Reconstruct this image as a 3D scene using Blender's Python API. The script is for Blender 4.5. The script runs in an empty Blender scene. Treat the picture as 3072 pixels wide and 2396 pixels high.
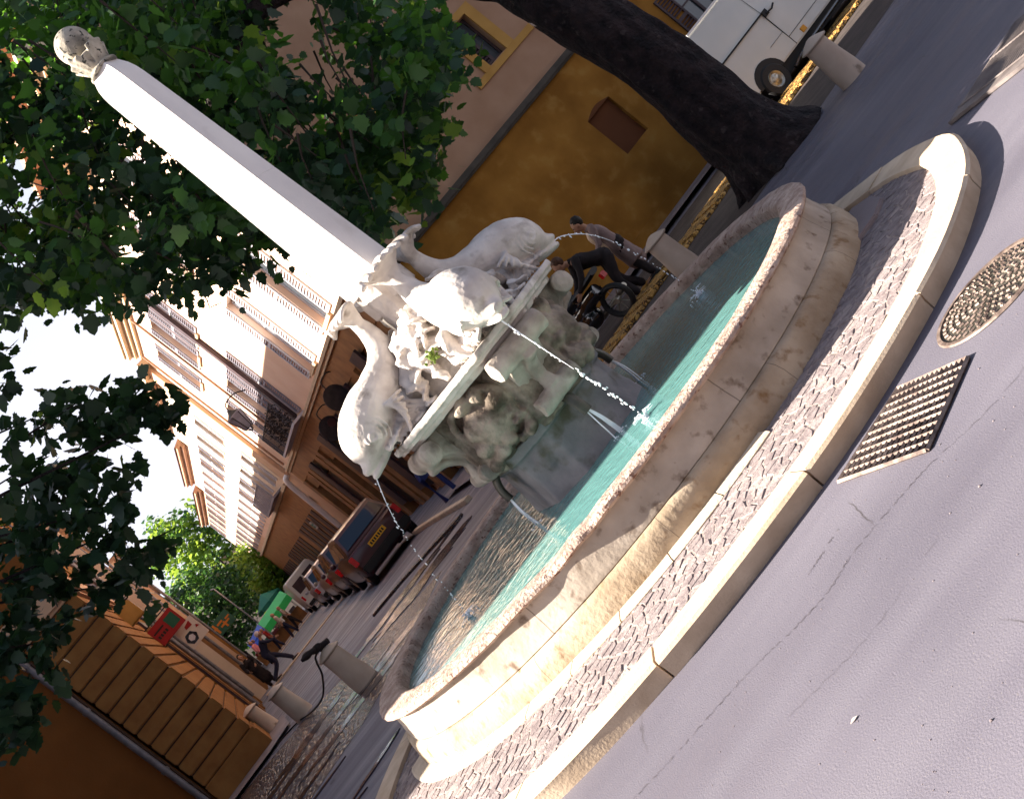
import bpy, bmesh, math, random
import numpy as np
from mathutils import Vector, Matrix, noise

# ------------------------------------------------------------------ camera, world, sun, exposure
scene = bpy.context.scene
CAM = Vector((0.0, -8.806, 1.65))
f_ = Vector((-0.00702777, 0.99826483, -0.05846322))
r_ = Vector((0.61643577, -0.04170981, -0.78629971))
u_ = Vector((0.78737383, 0.04156475, 0.61507302))
cd = bpy.data.cameras.new("camera"); cam = bpy.data.objects.new("camera", cd)
scene.collection.objects.link(cam)
M = Matrix((r_, u_, -f_)).transposed().to_4x4(); M.translation = CAM
cam.matrix_world = M
cd.sensor_fit = 'HORIZONTAL'; cd.sensor_width = 36.0; cd.lens = 36.0 * 3500 / 3072
cd.clip_start = 0.05; cd.clip_end = 2000
scene.camera = cam
EL = math.radians(31.0)
AZ = (-0.990, 0.09)
w = bpy.data.worlds.new("World"); scene.world = w; w.use_nodes = True
wn = w.node_tree.nodes; wl = w.node_tree.links
sky = wn.new("ShaderNodeTexSky"); sky.sky_type = 'NISHITA'; sky.sun_disc = False
sky.sun_elevation = EL; sky.sun_rotation = math.atan2(AZ[0], AZ[1])
sky.air_density = 1.0; sky.dust_density = 3.0; sky.ozone_density = 1.0
bg = wn["Background"]; bg.inputs[1].default_value = 0.05
# clear sky overhead, white summer haze towards the horizon
wtc = wn.new("ShaderNodeTexCoord"); wsx = wn.new("ShaderNodeSeparateXYZ"); wl.new(wtc.outputs["Generated"], wsx.inputs[0])
wmr = wn.new("ShaderNodeMapRange"); wmr.inputs[1].default_value = 0.22; wmr.inputs[2].default_value = 0.72; wmr.inputs[3].default_value = 1.0; wmr.inputs[4].default_value = 0.0
wl.new(wsx.outputs[2], wmr.inputs[0])
wmx = wn.new("ShaderNodeMixRGB"); wmx.inputs[2].default_value = (4.3, 4.35, 4.95, 1)
wl.new(wmr.outputs[0], wmx.inputs[0]); wl.new(sky.outputs[0], wmx.inputs[1]); wl.new(wmx.outputs[0], bg.inputs[0])
sd = bpy.data.lights.new("sun", 'SUN'); sd.energy = 5.0; sd.angle = math.radians(0.5); sd.color = (1.0, 0.9, 0.76)
sun = bpy.data.objects.new("sun", sd); scene.collection.objects.link(sun)
sv = Vector((AZ[0] * math.cos(EL), AZ[1] * math.cos(EL), math.sin(EL))).normalized()
sun.rotation_euler = (-sv).to_track_quat('-Z', 'Y').to_euler()
scene.view_settings.view_transform = 'Standard'; scene.view_settings.look = 'None'
scene.view_settings.exposure = 2.28; scene.view_settings.gamma = 1.0
scene.cycles.max_bounces = 6; scene.cycles.transparent_max_bounces = 8
scene.cycles.use_adaptive_sampling = True

R = random.Random(7)
TH = math.radians(18.06)
D1 = Vector((-math.sin(TH), math.cos(TH), 0)); D2 = Vector((math.cos(TH), math.sin(TH), 0))
def SP(p, s, z=0.0):                       # street frame: p across, s along, from the viewer's foot
    return Vector((0, -8.806, 0)) + D2 * p + D1 * s + Vector((0, 0, z))
def gz(s): return 0.0 if s < 24 else -0.015 * (s - 24)

# ------------------------------------------------------------------ materials
def mat(name, c1, c2=None, scale=6.0, rough=0.8, bump=0.0, bscale=None, spec=0.35, detail=8.0,
        c3=None, c3scale=40.0, c3at=0.62, metal=0.0, trans=0.0, dist=0.02, lo=0.35, hi=0.65, coat=0.0, c3w=0.06):
    m = bpy.data.materials.new(name); m.use_nodes = True
    n = m.node_tree.nodes; l = m.node_tree.links; b = n["Principled BSDF"]
    b.inputs["Roughness"].default_value = rough; b.inputs["Metallic"].default_value = metal
    b.inputs["Specular IOR Level"].default_value = spec; b.inputs["Coat Weight"].default_value = coat
    tc = n.new("ShaderNodeTexCoord"); co = tc.outputs["Object"]
    col = None
    if c2 is not None:
        t = n.new("ShaderNodeTexNoise"); t.inputs["Scale"].default_value = scale; t.inputs["Detail"].default_value = detail
        l.new(co, t.inputs["Vector"])
        cr = n.new("ShaderNodeValToRGB"); cr.color_ramp.elements[0].position = lo; cr.color_ramp.elements[1].position = hi
        cr.color_ramp.elements[0].color = (*c1, 1); cr.color_ramp.elements[1].color = (*c2, 1)
        l.new(t.outputs["Fac"], cr.inputs["Fac"]); col = cr.outputs["Color"]
        if c3 is not None:
            t2 = n.new("ShaderNodeTexNoise"); t2.inputs["Scale"].default_value = c3scale; t2.inputs["Detail"].default_value = 6
            l.new(co, t2.inputs["Vector"])
            r2 = n.new("ShaderNodeValToRGB"); r2.color_ramp.elements[0].position = c3at; r2.color_ramp.elements[1].position = min(1, c3at + c3w)
            l.new(t2.outputs["Fac"], r2.inputs["Fac"])
            mx = n.new("ShaderNodeMixRGB"); mx.inputs[2].default_value = (*c3, 1)
            l.new(r2.outputs["Color"], mx.inputs[0]); l.new(col, mx.inputs[1]); col = mx.outputs[0]
        l.new(col, b.inputs["Base Color"])
    else:
        b.inputs["Base Color"].default_value = (*c1, 1)
    if bump:
        t3 = n.new("ShaderNodeTexNoise"); t3.inputs["Scale"].default_value = bscale or scale * 4; t3.inputs["Detail"].default_value = 8
        l.new(co, t3.inputs["Vector"])
        bp = n.new("ShaderNodeBump"); bp.inputs["Strength"].default_value = bump; bp.inputs["Distance"].default_value = dist
        l.new(t3.outputs["Fac"], bp.inputs["Height"]); l.new(bp.outputs[0], b.inputs["Normal"])
    if trans:
        b.inputs["Transmission Weight"].default_value = trans
    return m

def leaf_mat(name, c1, c2, tc, tw=0.45):
    m = bpy.data.materials.new(name); m.use_nodes = True
    n = m.node_tree.nodes; l = m.node_tree.links; b = n["Principled BSDF"]
    b.inputs["Roughness"].default_value = 0.45; b.inputs["Specular IOR Level"].default_value = 0.4
    g = n.new("ShaderNodeTexCoord"); t = n.new("ShaderNodeTexNoise"); t.inputs["Scale"].default_value = 2.5
    l.new(g.outputs["Object"], t.inputs["Vector"])
    cr = n.new("ShaderNodeValToRGB"); cr.color_ramp.elements[0].position = .35; cr.color_ramp.elements[1].position = .65
    cr.color_ramp.elements[0].color = (*c1, 1); cr.color_ramp.elements[1].color = (*c2, 1)
    l.new(t.outputs["Fac"], cr.inputs["Fac"]); l.new(cr.outputs[0], b.inputs["Base Color"])
    tr = n.new("ShaderNodeBsdfTranslucent"); tr.inputs[0].default_value = (*tc, 1)
    mx = n.new("ShaderNodeMixShader"); mx.inputs[0].default_value = tw
    l.new(b.outputs[0], mx.inputs[1]); l.new(tr.outputs[0], mx.inputs[2])
    l.new(mx.outputs[0], n["Material Output"].inputs["Surface"])
    return m

def stone_blocks(name, base, base2, stain, rough=0.85, ang=5.0, jointz=None, bump=0.5):
    # fountain wall stone: mottled, pitted, with thin dark vertical joints around the ring
    m = mat(name, base, base2, 3.0, rough, bump, 26, 0.25, c3=stain, c3scale=11, c3at=0.57, c3w=.16, dist=0.02)
    n = m.node_tree.nodes; l = m.node_tree.links; b = n["Principled BSDF"]
    src = b.inputs["Base Color"].links[0].from_socket
    tc = n.new("ShaderNodeTexCoord"); sx = n.new("ShaderNodeSeparateXYZ"); l.new(tc.outputs["Object"], sx.inputs[0])
    at = n.new("ShaderNodeMath"); at.operation = 'ARCTAN2'; l.new(sx.outputs[1], at.inputs[0]); l.new(sx.outputs[0], at.inputs[1])
    mu = n.new("ShaderNodeMath"); mu.operation = 'MULTIPLY_ADD'; mu.inputs[1].default_value = ang / math.pi; mu.inputs[2].default_value = 20.27
    l.new(at.outputs[0], mu.inputs[0])
    fr = n.new("ShaderNodeMath"); fr.operation = 'FRACT'; l.new(mu.outputs[0], fr.inputs[0])
    lt = n.new("ShaderNodeMath"); lt.operation = 'LESS_THAN'; lt.inputs[1].default_value = 0.0045; l.new(fr.outputs[0], lt.inputs[0])
    mx = n.new("ShaderNodeMixRGB"); mx.inputs[2].default_value = (0.06, 0.045, 0.035, 1)
    sc = n.new("ShaderNodeMath"); sc.operation = 'MULTIPLY'; sc.inputs[1].default_value = 0.6; l.new(lt.outputs[0], sc.inputs[0])
    l.new(sc.outputs[0], mx.inputs[0]); l.new(src, mx.inputs[1]); l.new(mx.outputs[0], b.inputs["Base Color"])
    return m

def cobble_mat(name, c1, c2, joint, scale, rough=0.8, bump=1.0, dist=0.03, stretch=(1, 1, 1), jw=0.06, spec=0.3):
    m = bpy.data.materials.new(name); m.use_nodes = True
    n = m.node_tree.nodes; l = m.node_tree.links; b = n["Principled BSDF"]
    b.inputs["Roughness"].default_value = rough; b.inputs["Specular IOR Level"].default_value = spec
    tc = n.new("ShaderNodeTexCoord"); mp = n.new("ShaderNodeMapping"); mp.inputs["Scale"].default_value = stretch
    l.new(tc.outputs["Object"], mp.inputs[0])
    nz = n.new("ShaderNodeTexNoise"); nz.inputs["Scale"].default_value = 3; l.new(mp.outputs[0], nz.inputs["Vector"])
    ad = n.new("ShaderNodeMixRGB"); ad.blend_type = 'ADD'; ad.inputs[0].default_value = 0.12
    l.new(mp.outputs[0], ad.inputs[1]); l.new(nz.outputs["Color"], ad.inputs[2])
    v = n.new("ShaderNodeTexVoronoi"); v.feature = 'DISTANCE_TO_EDGE'; v.inputs["Scale"].default_value = scale
    v2 = n.new("ShaderNodeTexVoronoi"); v2.inputs["Scale"].default_value = scale
    l.new(ad.outputs[0], v.inputs["Vector"]); l.new(ad.outputs[0], v2.inputs["Vector"])
    cr = n.new("ShaderNodeValToRGB"); cr.color_ramp.elements[0].position = jw * .4; cr.color_ramp.elements[1].position = jw * 1.6
    l.new(v.outputs["Distance"], cr.inputs[0])
    sp = n.new("ShaderNodeSeparateXYZ"); l.new(v2.outputs["Color"], sp.inputs[0])
    cc = n.new("ShaderNodeMixRGB"); cc.inputs[1].default_value = (*c1, 1); cc.inputs[2].default_value = (*c2, 1); l.new(sp.outputs[0], cc.inputs[0])
    mx = n.new("ShaderNodeMixRGB"); mx.inputs[1].default_value = (*joint, 1); l.new(cr.outputs[0], mx.inputs[0]); l.new(cc.outputs[0], mx.inputs[2])
    l.new(mx.outputs[0], b.inputs["Base Color"])
    n2 = n.new("ShaderNodeTexNoise"); n2.inputs["Scale"].default_value = scale * 5; n2.inputs["Detail"].default_value = 6; l.new(tc.outputs["Object"], n2.inputs["Vector"])
    cr2 = n.new("ShaderNodeValToRGB"); cr2.color_ramp.elements[1].position = jw * 3.2; l.new(v.outputs["Distance"], cr2.inputs[0])
    a2 = n.new("ShaderNodeMath"); a2.operation = 'MULTIPLY_ADD'; a2.inputs[1].default_value = 0.45; l.new(n2.outputs["Fac"], a2.inputs[0]); l.new(cr2.outputs[0], a2.inputs[2])
    bp = n.new("ShaderNodeBump"); bp.inputs["Strength"].default_value = bump; bp.inputs["Distance"].default_value = dist
    l.new(a2.outputs[0], bp.inputs["Height"]); l.new(bp.outputs[0], b.inputs["Normal"])
    return m

def asphalt_mat():
    m = mat("asphalt", (0.093, 0.087, 0.114), (0.128, 0.120, 0.152), 0.55, 0.72, 0.35, 130, 0.4, c3=(0.17, 0.155, 0.16), c3scale=150, c3at=0.62, dist=0.008)
    n = m.node_tree.nodes; l = m.node_tree.links; b = n["Principled BSDF"]
    src = b.inputs["Base Color"].links[0].from_socket
    tc = n.new("ShaderNodeTexCoord")
    # hairline cracks
    mp = n.new("ShaderNodeMapping"); mp.inputs["Scale"].default_value = (0.9, 0.35, 1); mp.inputs["Rotation"].default_value = (0, 0, 0.25); l.new(tc.outputs["Object"], mp.inputs[0])
    nz = n.new("ShaderNodeTexNoise"); nz.inputs["Scale"].default_value = 2.2; nz.inputs["Detail"].default_value = 8; l.new(mp.outputs[0], nz.inputs["Vector"])
    ad = n.new("ShaderNodeMixRGB"); ad.blend_type = 'ADD'; ad.inputs[0].default_value = 0.35; l.new(mp.outputs[0], ad.inputs[1]); l.new(nz.outputs["Color"], ad.inputs[2])
    v = n.new("ShaderNodeTexVoronoi"); v.feature = 'DISTANCE_TO_EDGE'; v.inputs["Scale"].default_value = 0.75; l.new(ad.outputs[0], v.inputs["Vector"])
    cr = n.new("ShaderNodeValToRGB"); cr.color_ramp.elements[0].position = 0.001; cr.color_ramp.elements[1].position = 0.004
    cr.color_ramp.elements[0].color = (1, 1, 1, 1); cr.color_ramp.elements[1].color = (0, 0, 0, 1); l.new(v.outputs["Distance"], cr.inputs[0])
    n3 = n.new("ShaderNodeTexNoise"); n3.inputs["Scale"].default_value = 1.4; l.new(tc.outputs["Object"], n3.inputs["Vector"])
    r3 = n.new("ShaderNodeValToRGB"); r3.color_ramp.elements[0].position = .5; r3.color_ramp.elements[1].position = .6; l.new(n3.outputs["Fac"], r3.inputs[0])
    mm = n.new("ShaderNodeMath"); mm.operation = 'MULTIPLY'; l.new(cr.outputs[0], mm.inputs[0]); l.new(r3.outputs[0], mm.inputs[1])
    mx = n.new("ShaderNodeMixRGB"); mx.inputs[2].default_value = (0.035, 0.03, 0.032, 1); l.new(mm.outputs[0], mx.inputs[0]); l.new(src, mx.inputs[1])
    # worn paler / smoother streaks along the traffic direction
    mp2 = n.new("ShaderNodeMapping"); mp2.inputs["Scale"].default_value = (0.25, 2.4, 1); mp2.inputs["Rotation"].default_value = (0, 0, -0.2); l.new(tc.outputs["Object"], mp2.inputs[0])
    n4 = n.new("ShaderNodeTexNoise"); n4.inputs["Scale"].default_value = 1.1; n4.inputs["Detail"].default_value = 4; l.new(mp2.outputs[0], n4.inputs["Vector"])
    mr = n.new("ShaderNodeMapRange"); mr.inputs[1].default_value = .35; mr.inputs[2].default_value = .7; mr.inputs[3].default_value = 0.42; mr.inputs[4].default_value = 0.8; l.new(n4.outputs["Fac"], mr.inputs[0])
    l.new(mr.outputs[0], b.inputs["Roughness"]); l.new(mx.outputs[0], b.inputs["Base Color"])
    return m

def water_mat(name, col, rough=0.04, scale=9.0, bump=0.35, stretch=(1, 1, 1)):
    m = bpy.data.materials.new(name); m.use_nodes = True
    n = m.node_tree.nodes; l = m.node_tree.links; b = n["Principled BSDF"]
    b.inputs["Base Color"].default_value = (*col, 1); b.inputs["Roughness"].default_value = rough; b.inputs["IOR"].default_value = 1.33
    b.inputs["Specular IOR Level"].default_value = 0.6
    tc = n.new("ShaderNodeTexCoord"); mp = n.new("ShaderNodeMapping"); mp.inputs["Scale"].default_value = stretch; l.new(tc.outputs["Object"], mp.inputs[0])
    a = n.new("ShaderNodeTexNoise"); a.inputs["Scale"].default_value = scale; a.inputs["Detail"].default_value = 3; a.inputs["Distortion"].default_value = 0.6
    l.new(mp.outputs[0], a.inputs["Vector"])
    bp = n.new("ShaderNodeBump"); bp.inputs["Strength"].default_value = bump; bp.inputs["Distance"].default_value = 0.05
    l.new(a.outputs["Fac"], bp.inputs["Height"]); l.new(bp.outputs[0], b.inputs["Normal"])
    return m

MT = dict(
    asphalt=asphalt_mat(),
    rim=mat("rim_stone", (0.28, 0.19, 0.155), (0.48, 0.37, 0.315), 9, 0.7, 0.9, 38, 0.35, c3=(0.16, 0.08, 0.06), c3scale=24, c3at=0.6, dist=0.03),
    wall=stone_blocks("basin_stone", (0.28, 0.235, 0.195), (0.44, 0.38, 0.33), (0.13, 0.09, 0.065), ang=4.5, bump=0.25),
    plinth=stone_blocks("plinth_stone", (0.28, 0.21, 0.145), (0.46, 0.375, 0.285), (0.20, 0.12, 0.06), ang=7.0, bump=0.4),
    kerb=mat("kerb_stone", (0.46, 0.35, 0.25), (0.60, 0.48, 0.36), 5, 0.75, 0.25, 60, 0.3, dist=0.01),
    cob=cobble_mat("rubble_paving", (0.19, 0.145, 0.15), (0.36, 0.28, 0.27), (0.44, 0.36, 0.33), 9.0, 0.85, 1.0, 0.03, (1.0, 1.5, 1), 0.05),
    brown=cobble_mat("brown_cobbles", (0.05, 0.024, 0.022), (0.085, 0.046, 0.04), (0.03, 0.02, 0.018), 11.0, 0.25, 0.9, 0.02, jw=0.08, spec=0.8),
    pave=mat("pavement_stone", (0.17, 0.14, 0.15), (0.23, 0.19, 0.20), 1.5, 0.6, 0.3, 60, dist=0.01),
    sun_gold=cobble_mat("sun_tinted_gutter", (0.52, 0.27, 0.06), (0.72, 0.42, 0.12), (0.10, 0.05, 0.02), 7.0, 0.6, 1.0, 0.05, (1, 2, 1), 0.08),  # golden tone stands for sunlight on the gutter
    marble=mat("carved_stone", (0.48, 0.43, 0.40), (0.68, 0.63, 0.59), 5, 0.6, 0.35, 30, 0.3, c3=(0.17, 0.135, 0.105), c3scale=6, c3at=0.55, c3w=.22, dist=0.012),
    greystone=mat("grey_carved_stone", (0.26, 0.21, 0.18), (0.52, 0.45, 0.39), 4, 0.7, 0.6, 26, 0.3, c3=(0.12, 0.10, 0.075), c3scale=5, c3at=0.52, c3w=.2, dist=0.02),
    stained=mat("stained_stone", (0.13, 0.095, 0.075), (0.38, 0.31, 0.25), 5, 0.8, 0.8, 22, 0.3, c3=(0.06, 0.045, 0.03), c3scale=6, c3at=0.5, c3w=.2, dist=0.03),
    shaft=mat("shaft_stone", (0.15, 0.14, 0.15), (0.27, 0.25, 0.26), 3, 0.65, 0.4, 30, 0.4, c3=(0.10, 0.09, 0.06), c3scale=5, c3at=0.54, c3w=.15, dist=0.015),
    obelisk=mat("obelisk_stone", (0.66, 0.62, 0.61), (0.76, 0.72, 0.70), 2.2, 0.6, 0.25, 40, 0.3, c3=(0.50, 0.46, 0.43), c3scale=3, c3at=0.6, c3w=.25, dist=0.008),
    weather=mat("weathered_stone", (0.16, 0.15, 0.13), (0.50, 0.45, 0.37), 7, 0.85, 0.7, 30, 0.2, c3=(0.05, 0.05, 0.045), c3scale=30, c3at=0.58, dist=0.01),
    water=water_mat("basin_water", (0.10, 0.24, 0.235), 0.09, 9, 0.2),
    wet=water_mat("wet_ground", (0.05, 0.04, 0.05), 0.06, 6, 0.22, (0.6, 2.0, 1)),
    jet=mat("jet_water", (0.9, 0.93, 1.0), rough=0.05, spec=1.0),
    lead=mat("lead_pipe", (0.06, 0.055, 0.045), (0.11, 0.10, 0.085), 10, 0.45, 0.2, 40, metal=0.4),
    iron=mat("cast_iron", (0.07, 0.045, 0.038), (0.27, 0.205, 0.175), 14, 0.6, 0.5, 50, 0.5, metal=0.25, dist=0.006),
    pit=mat("dark_pit", (0.035, 0.025, 0.025)),
    plate=mat("steel_plate", (0.09, 0.075, 0.075), (0.17, 0.145, 0.14), 7, 0.75, 0.3, 60, 0.2, dist=0.005),
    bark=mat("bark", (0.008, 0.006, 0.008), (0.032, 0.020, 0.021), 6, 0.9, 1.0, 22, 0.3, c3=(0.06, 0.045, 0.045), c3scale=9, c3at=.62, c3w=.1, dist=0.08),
    twig=mat("twig", (0.03, 0.02, 0.015)),
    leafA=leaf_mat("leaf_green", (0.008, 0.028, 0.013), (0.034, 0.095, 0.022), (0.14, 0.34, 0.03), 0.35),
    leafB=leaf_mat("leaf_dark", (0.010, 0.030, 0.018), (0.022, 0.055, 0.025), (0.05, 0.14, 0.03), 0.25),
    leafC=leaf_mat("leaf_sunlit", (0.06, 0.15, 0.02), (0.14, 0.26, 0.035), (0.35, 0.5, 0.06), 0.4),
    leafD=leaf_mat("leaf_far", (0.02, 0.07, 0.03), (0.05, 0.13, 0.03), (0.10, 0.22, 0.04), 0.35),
    ochre=mat("ochre_plaster", (0.20, 0.085, 0.014), (0.31, 0.145, 0.028), 1.3, 0.9, 0.35, 20, 0.15, c3=(0.33, 0.19, 0.055), c3w=.3, c3scale=2.6, c3at=0.55, dist=0.02, lo=.34, hi=.68),
    pink=mat("pink_plaster", (0.31, 0.18, 0.115), (0.37, 0.225, 0.15), 1.5, 0.9, 0.1, 30, 0.15),
    sill=mat("ochre_trim", (0.36, 0.19, 0.045), (0.42, 0.23, 0.06), 3, 0.85, 0.1, 30),
    ledge=mat("lead_ledge", (0.035, 0.028, 0.022), (0.06, 0.048, 0.038), 5, 0.7),
    infill=mat("rust_plaster", (0.10, 0.032, 0.010), (0.12, 0.04, 0.013), 2, 0.9),
    facade=mat("cream_facade", (0.68, 0.47, 0.35), (0.74, 0.54, 0.42), 1.0, 0.9, 0.1, 20, 0.1),
    facade2=mat("pale_facade", (0.60, 0.46, 0.34), (0.68, 0.54, 0.42), 1.0, 0.9, 0.1, 20, 0.1),
    tan=mat("tan_pilaster", (0.55, 0.34, 0.21), (0.62, 0.40, 0.26), 1.0, 0.85),
    trim=mat("stone_trim", (0.55, 0.42, 0.28), (0.62, 0.48, 0.33), 4, 0.85, 0.2, 30),
    shopwood=mat("shop_wood", (0.20, 0.085, 0.025), (0.32, 0.15, 0.05), 2.5, 0.6, 0.15, 20),
    darkwood=mat("dark_wood", (0.035, 0.018, 0.022), (0.055, 0.03, 0.035), 4, 0.5),
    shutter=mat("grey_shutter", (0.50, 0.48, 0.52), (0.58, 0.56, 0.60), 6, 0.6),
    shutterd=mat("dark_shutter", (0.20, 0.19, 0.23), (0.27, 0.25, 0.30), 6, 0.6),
    glass=mat("window_glass", (0.045, 0.055, 0.07), rough=0.08, spec=0.8),
    curtain=mat("net_curtain", (0.42, 0.45, 0.50), (0.62, 0.64, 0.68), 14, 0.7),
    leftwall=mat("brown_plaster", (0.19, 0.068, 0.016), (0.23, 0.085, 0.022), 1.2, 0.9, 0.15, 30, 0.15),
    rust=mat("rusticated_stone", (0.24, 0.10, 0.03), (0.31, 0.145, 0.045), 2.5, 0.85, 0.2, 30, 0.15),
    groove=mat("groove_shadow", (0.05, 0.022, 0.012)),
    zinc=mat("zinc_pipe", (0.13, 0.125, 0.14), (0.19, 0.18, 0.20), 8, 0.5, metal=0.3),
    whitepaint=mat("white_paint", (0.72, 0.70, 0.70), rough=0.4, spec=0.5),
    vanwhite=mat("van_paint", (0.55, 0.56, 0.55), (0.60, 0.60, 0.58), 2, 0.3, spec=0.5, coat=0.3),
    black=mat("black_rubber", (0.012, 0.012, 0.014), rough=0.6),
    blackgloss=mat("black_gloss", (0.01, 0.01, 0.014), rough=0.12, spec=0.8, coat=0.8),
    chrome=mat("hub_metal", (0.30, 0.27, 0.22), (0.45, 0.42, 0.36), 20, 0.35, metal=0.7),
    maroon=mat("maroon_paint", (0.045, 0.010, 0.014), rough=0.3, spec=0.4, coat=0.3),
    beige=mat("beige_paint", (0.40, 0.33, 0.28), rough=0.3, coat=0.4),
    silver=mat("silver_paint", (0.35, 0.34, 0.38), rough=0.3, coat=0.4, metal=0.3),
    plum=mat("dark_car_paint", (0.06, 0.04, 0.06), rough=0.3, coat=0.4),
    carglass=mat("car_glass", (0.01, 0.02, 0.04), rough=0.05, spec=0.5),
    redlamp=mat("red_lens", (0.5, 0.01, 0.01), rough=0.2, spec=0.7),
    amber=mat("amber_lens", (0.6, 0.28, 0.02), rough=0.3),
    plateY=mat("yellow_plate", (0.7, 0.38, 0.02), rough=0.5),
    bollard=mat("bollard_stone", (0.44, 0.34, 0.27), (0.54, 0.43, 0.35), 3, 0.75, 0.2, 30, c3=(0.24, 0.18, 0.14), c3scale=3, c3at=0.6, dist=0.01),
    blue=mat("blue_paint", (0.012, 0.03, 0.16), rough=0.35, spec=0.5),
    tarpblue=mat("blue_tarp", (0.03, 0.12, 0.75), rough=0.5),
    green=mat("green_banner", (0.03, 0.55, 0.12), rough=0.5),
    teal=mat("teal_canvas", (0.02, 0.20, 0.15), rough=0.6),
    red=mat("red_sign", (0.26, 0.012, 0.012), rough=0.4),
    darkgreen=mat("dark_green_sign", (0.015, 0.09, 0.05), rough=0.4),
    signwhite=mat("sign_white", (0.55, 0.48, 0.42), rough=0.5),
    pinkcloth=mat("pink_cloth", (0.65, 0.22, 0.25), rough=0.8),
    skin=mat("skin", (0.42, 0.22, 0.14), rough=0.6),
    hair=mat("dark_hair", (0.015, 0.010, 0.008), rough=0.6),
    hairb=mat("brown_hair", (0.075, 0.028, 0.012), rough=0.6),
    hairw=mat("white_hair", (0.65, 0.55, 0.56), rough=0.8),
    mauve=mat("mauve_coat", (0.22, 0.155, 0.15), (0.28, 0.20, 0.19), 5, 0.9),
    cream=mat("cream_shirt", (0.70, 0.52, 0.38), rough=0.8),
    blackcloth=mat("black_cloth", (0.016, 0.012, 0.014), (0.03, 0.022, 0.024), 8, 0.9),
    navy=mat("navy_cloth", (0.02, 0.022, 0.05), rough=0.9),
    moss=mat("moss", (0.07, 0.12, 0.015), (0.16, 0.22, 0.04), 30, 0.9),
    tile=mat("roof_tile", (0.30, 0.17, 0.11), (0.40, 0.24, 0.16), 6, 0.85, 0.3, 30),
    dimwall=mat("grey_plaster", (0.10, 0.10, 0.115), (0.14, 0.14, 0.155), 2, 0.9),
    orange=mat("orange_sign", (0.55, 0.18, 0.02), rough=0.6),
)

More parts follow.
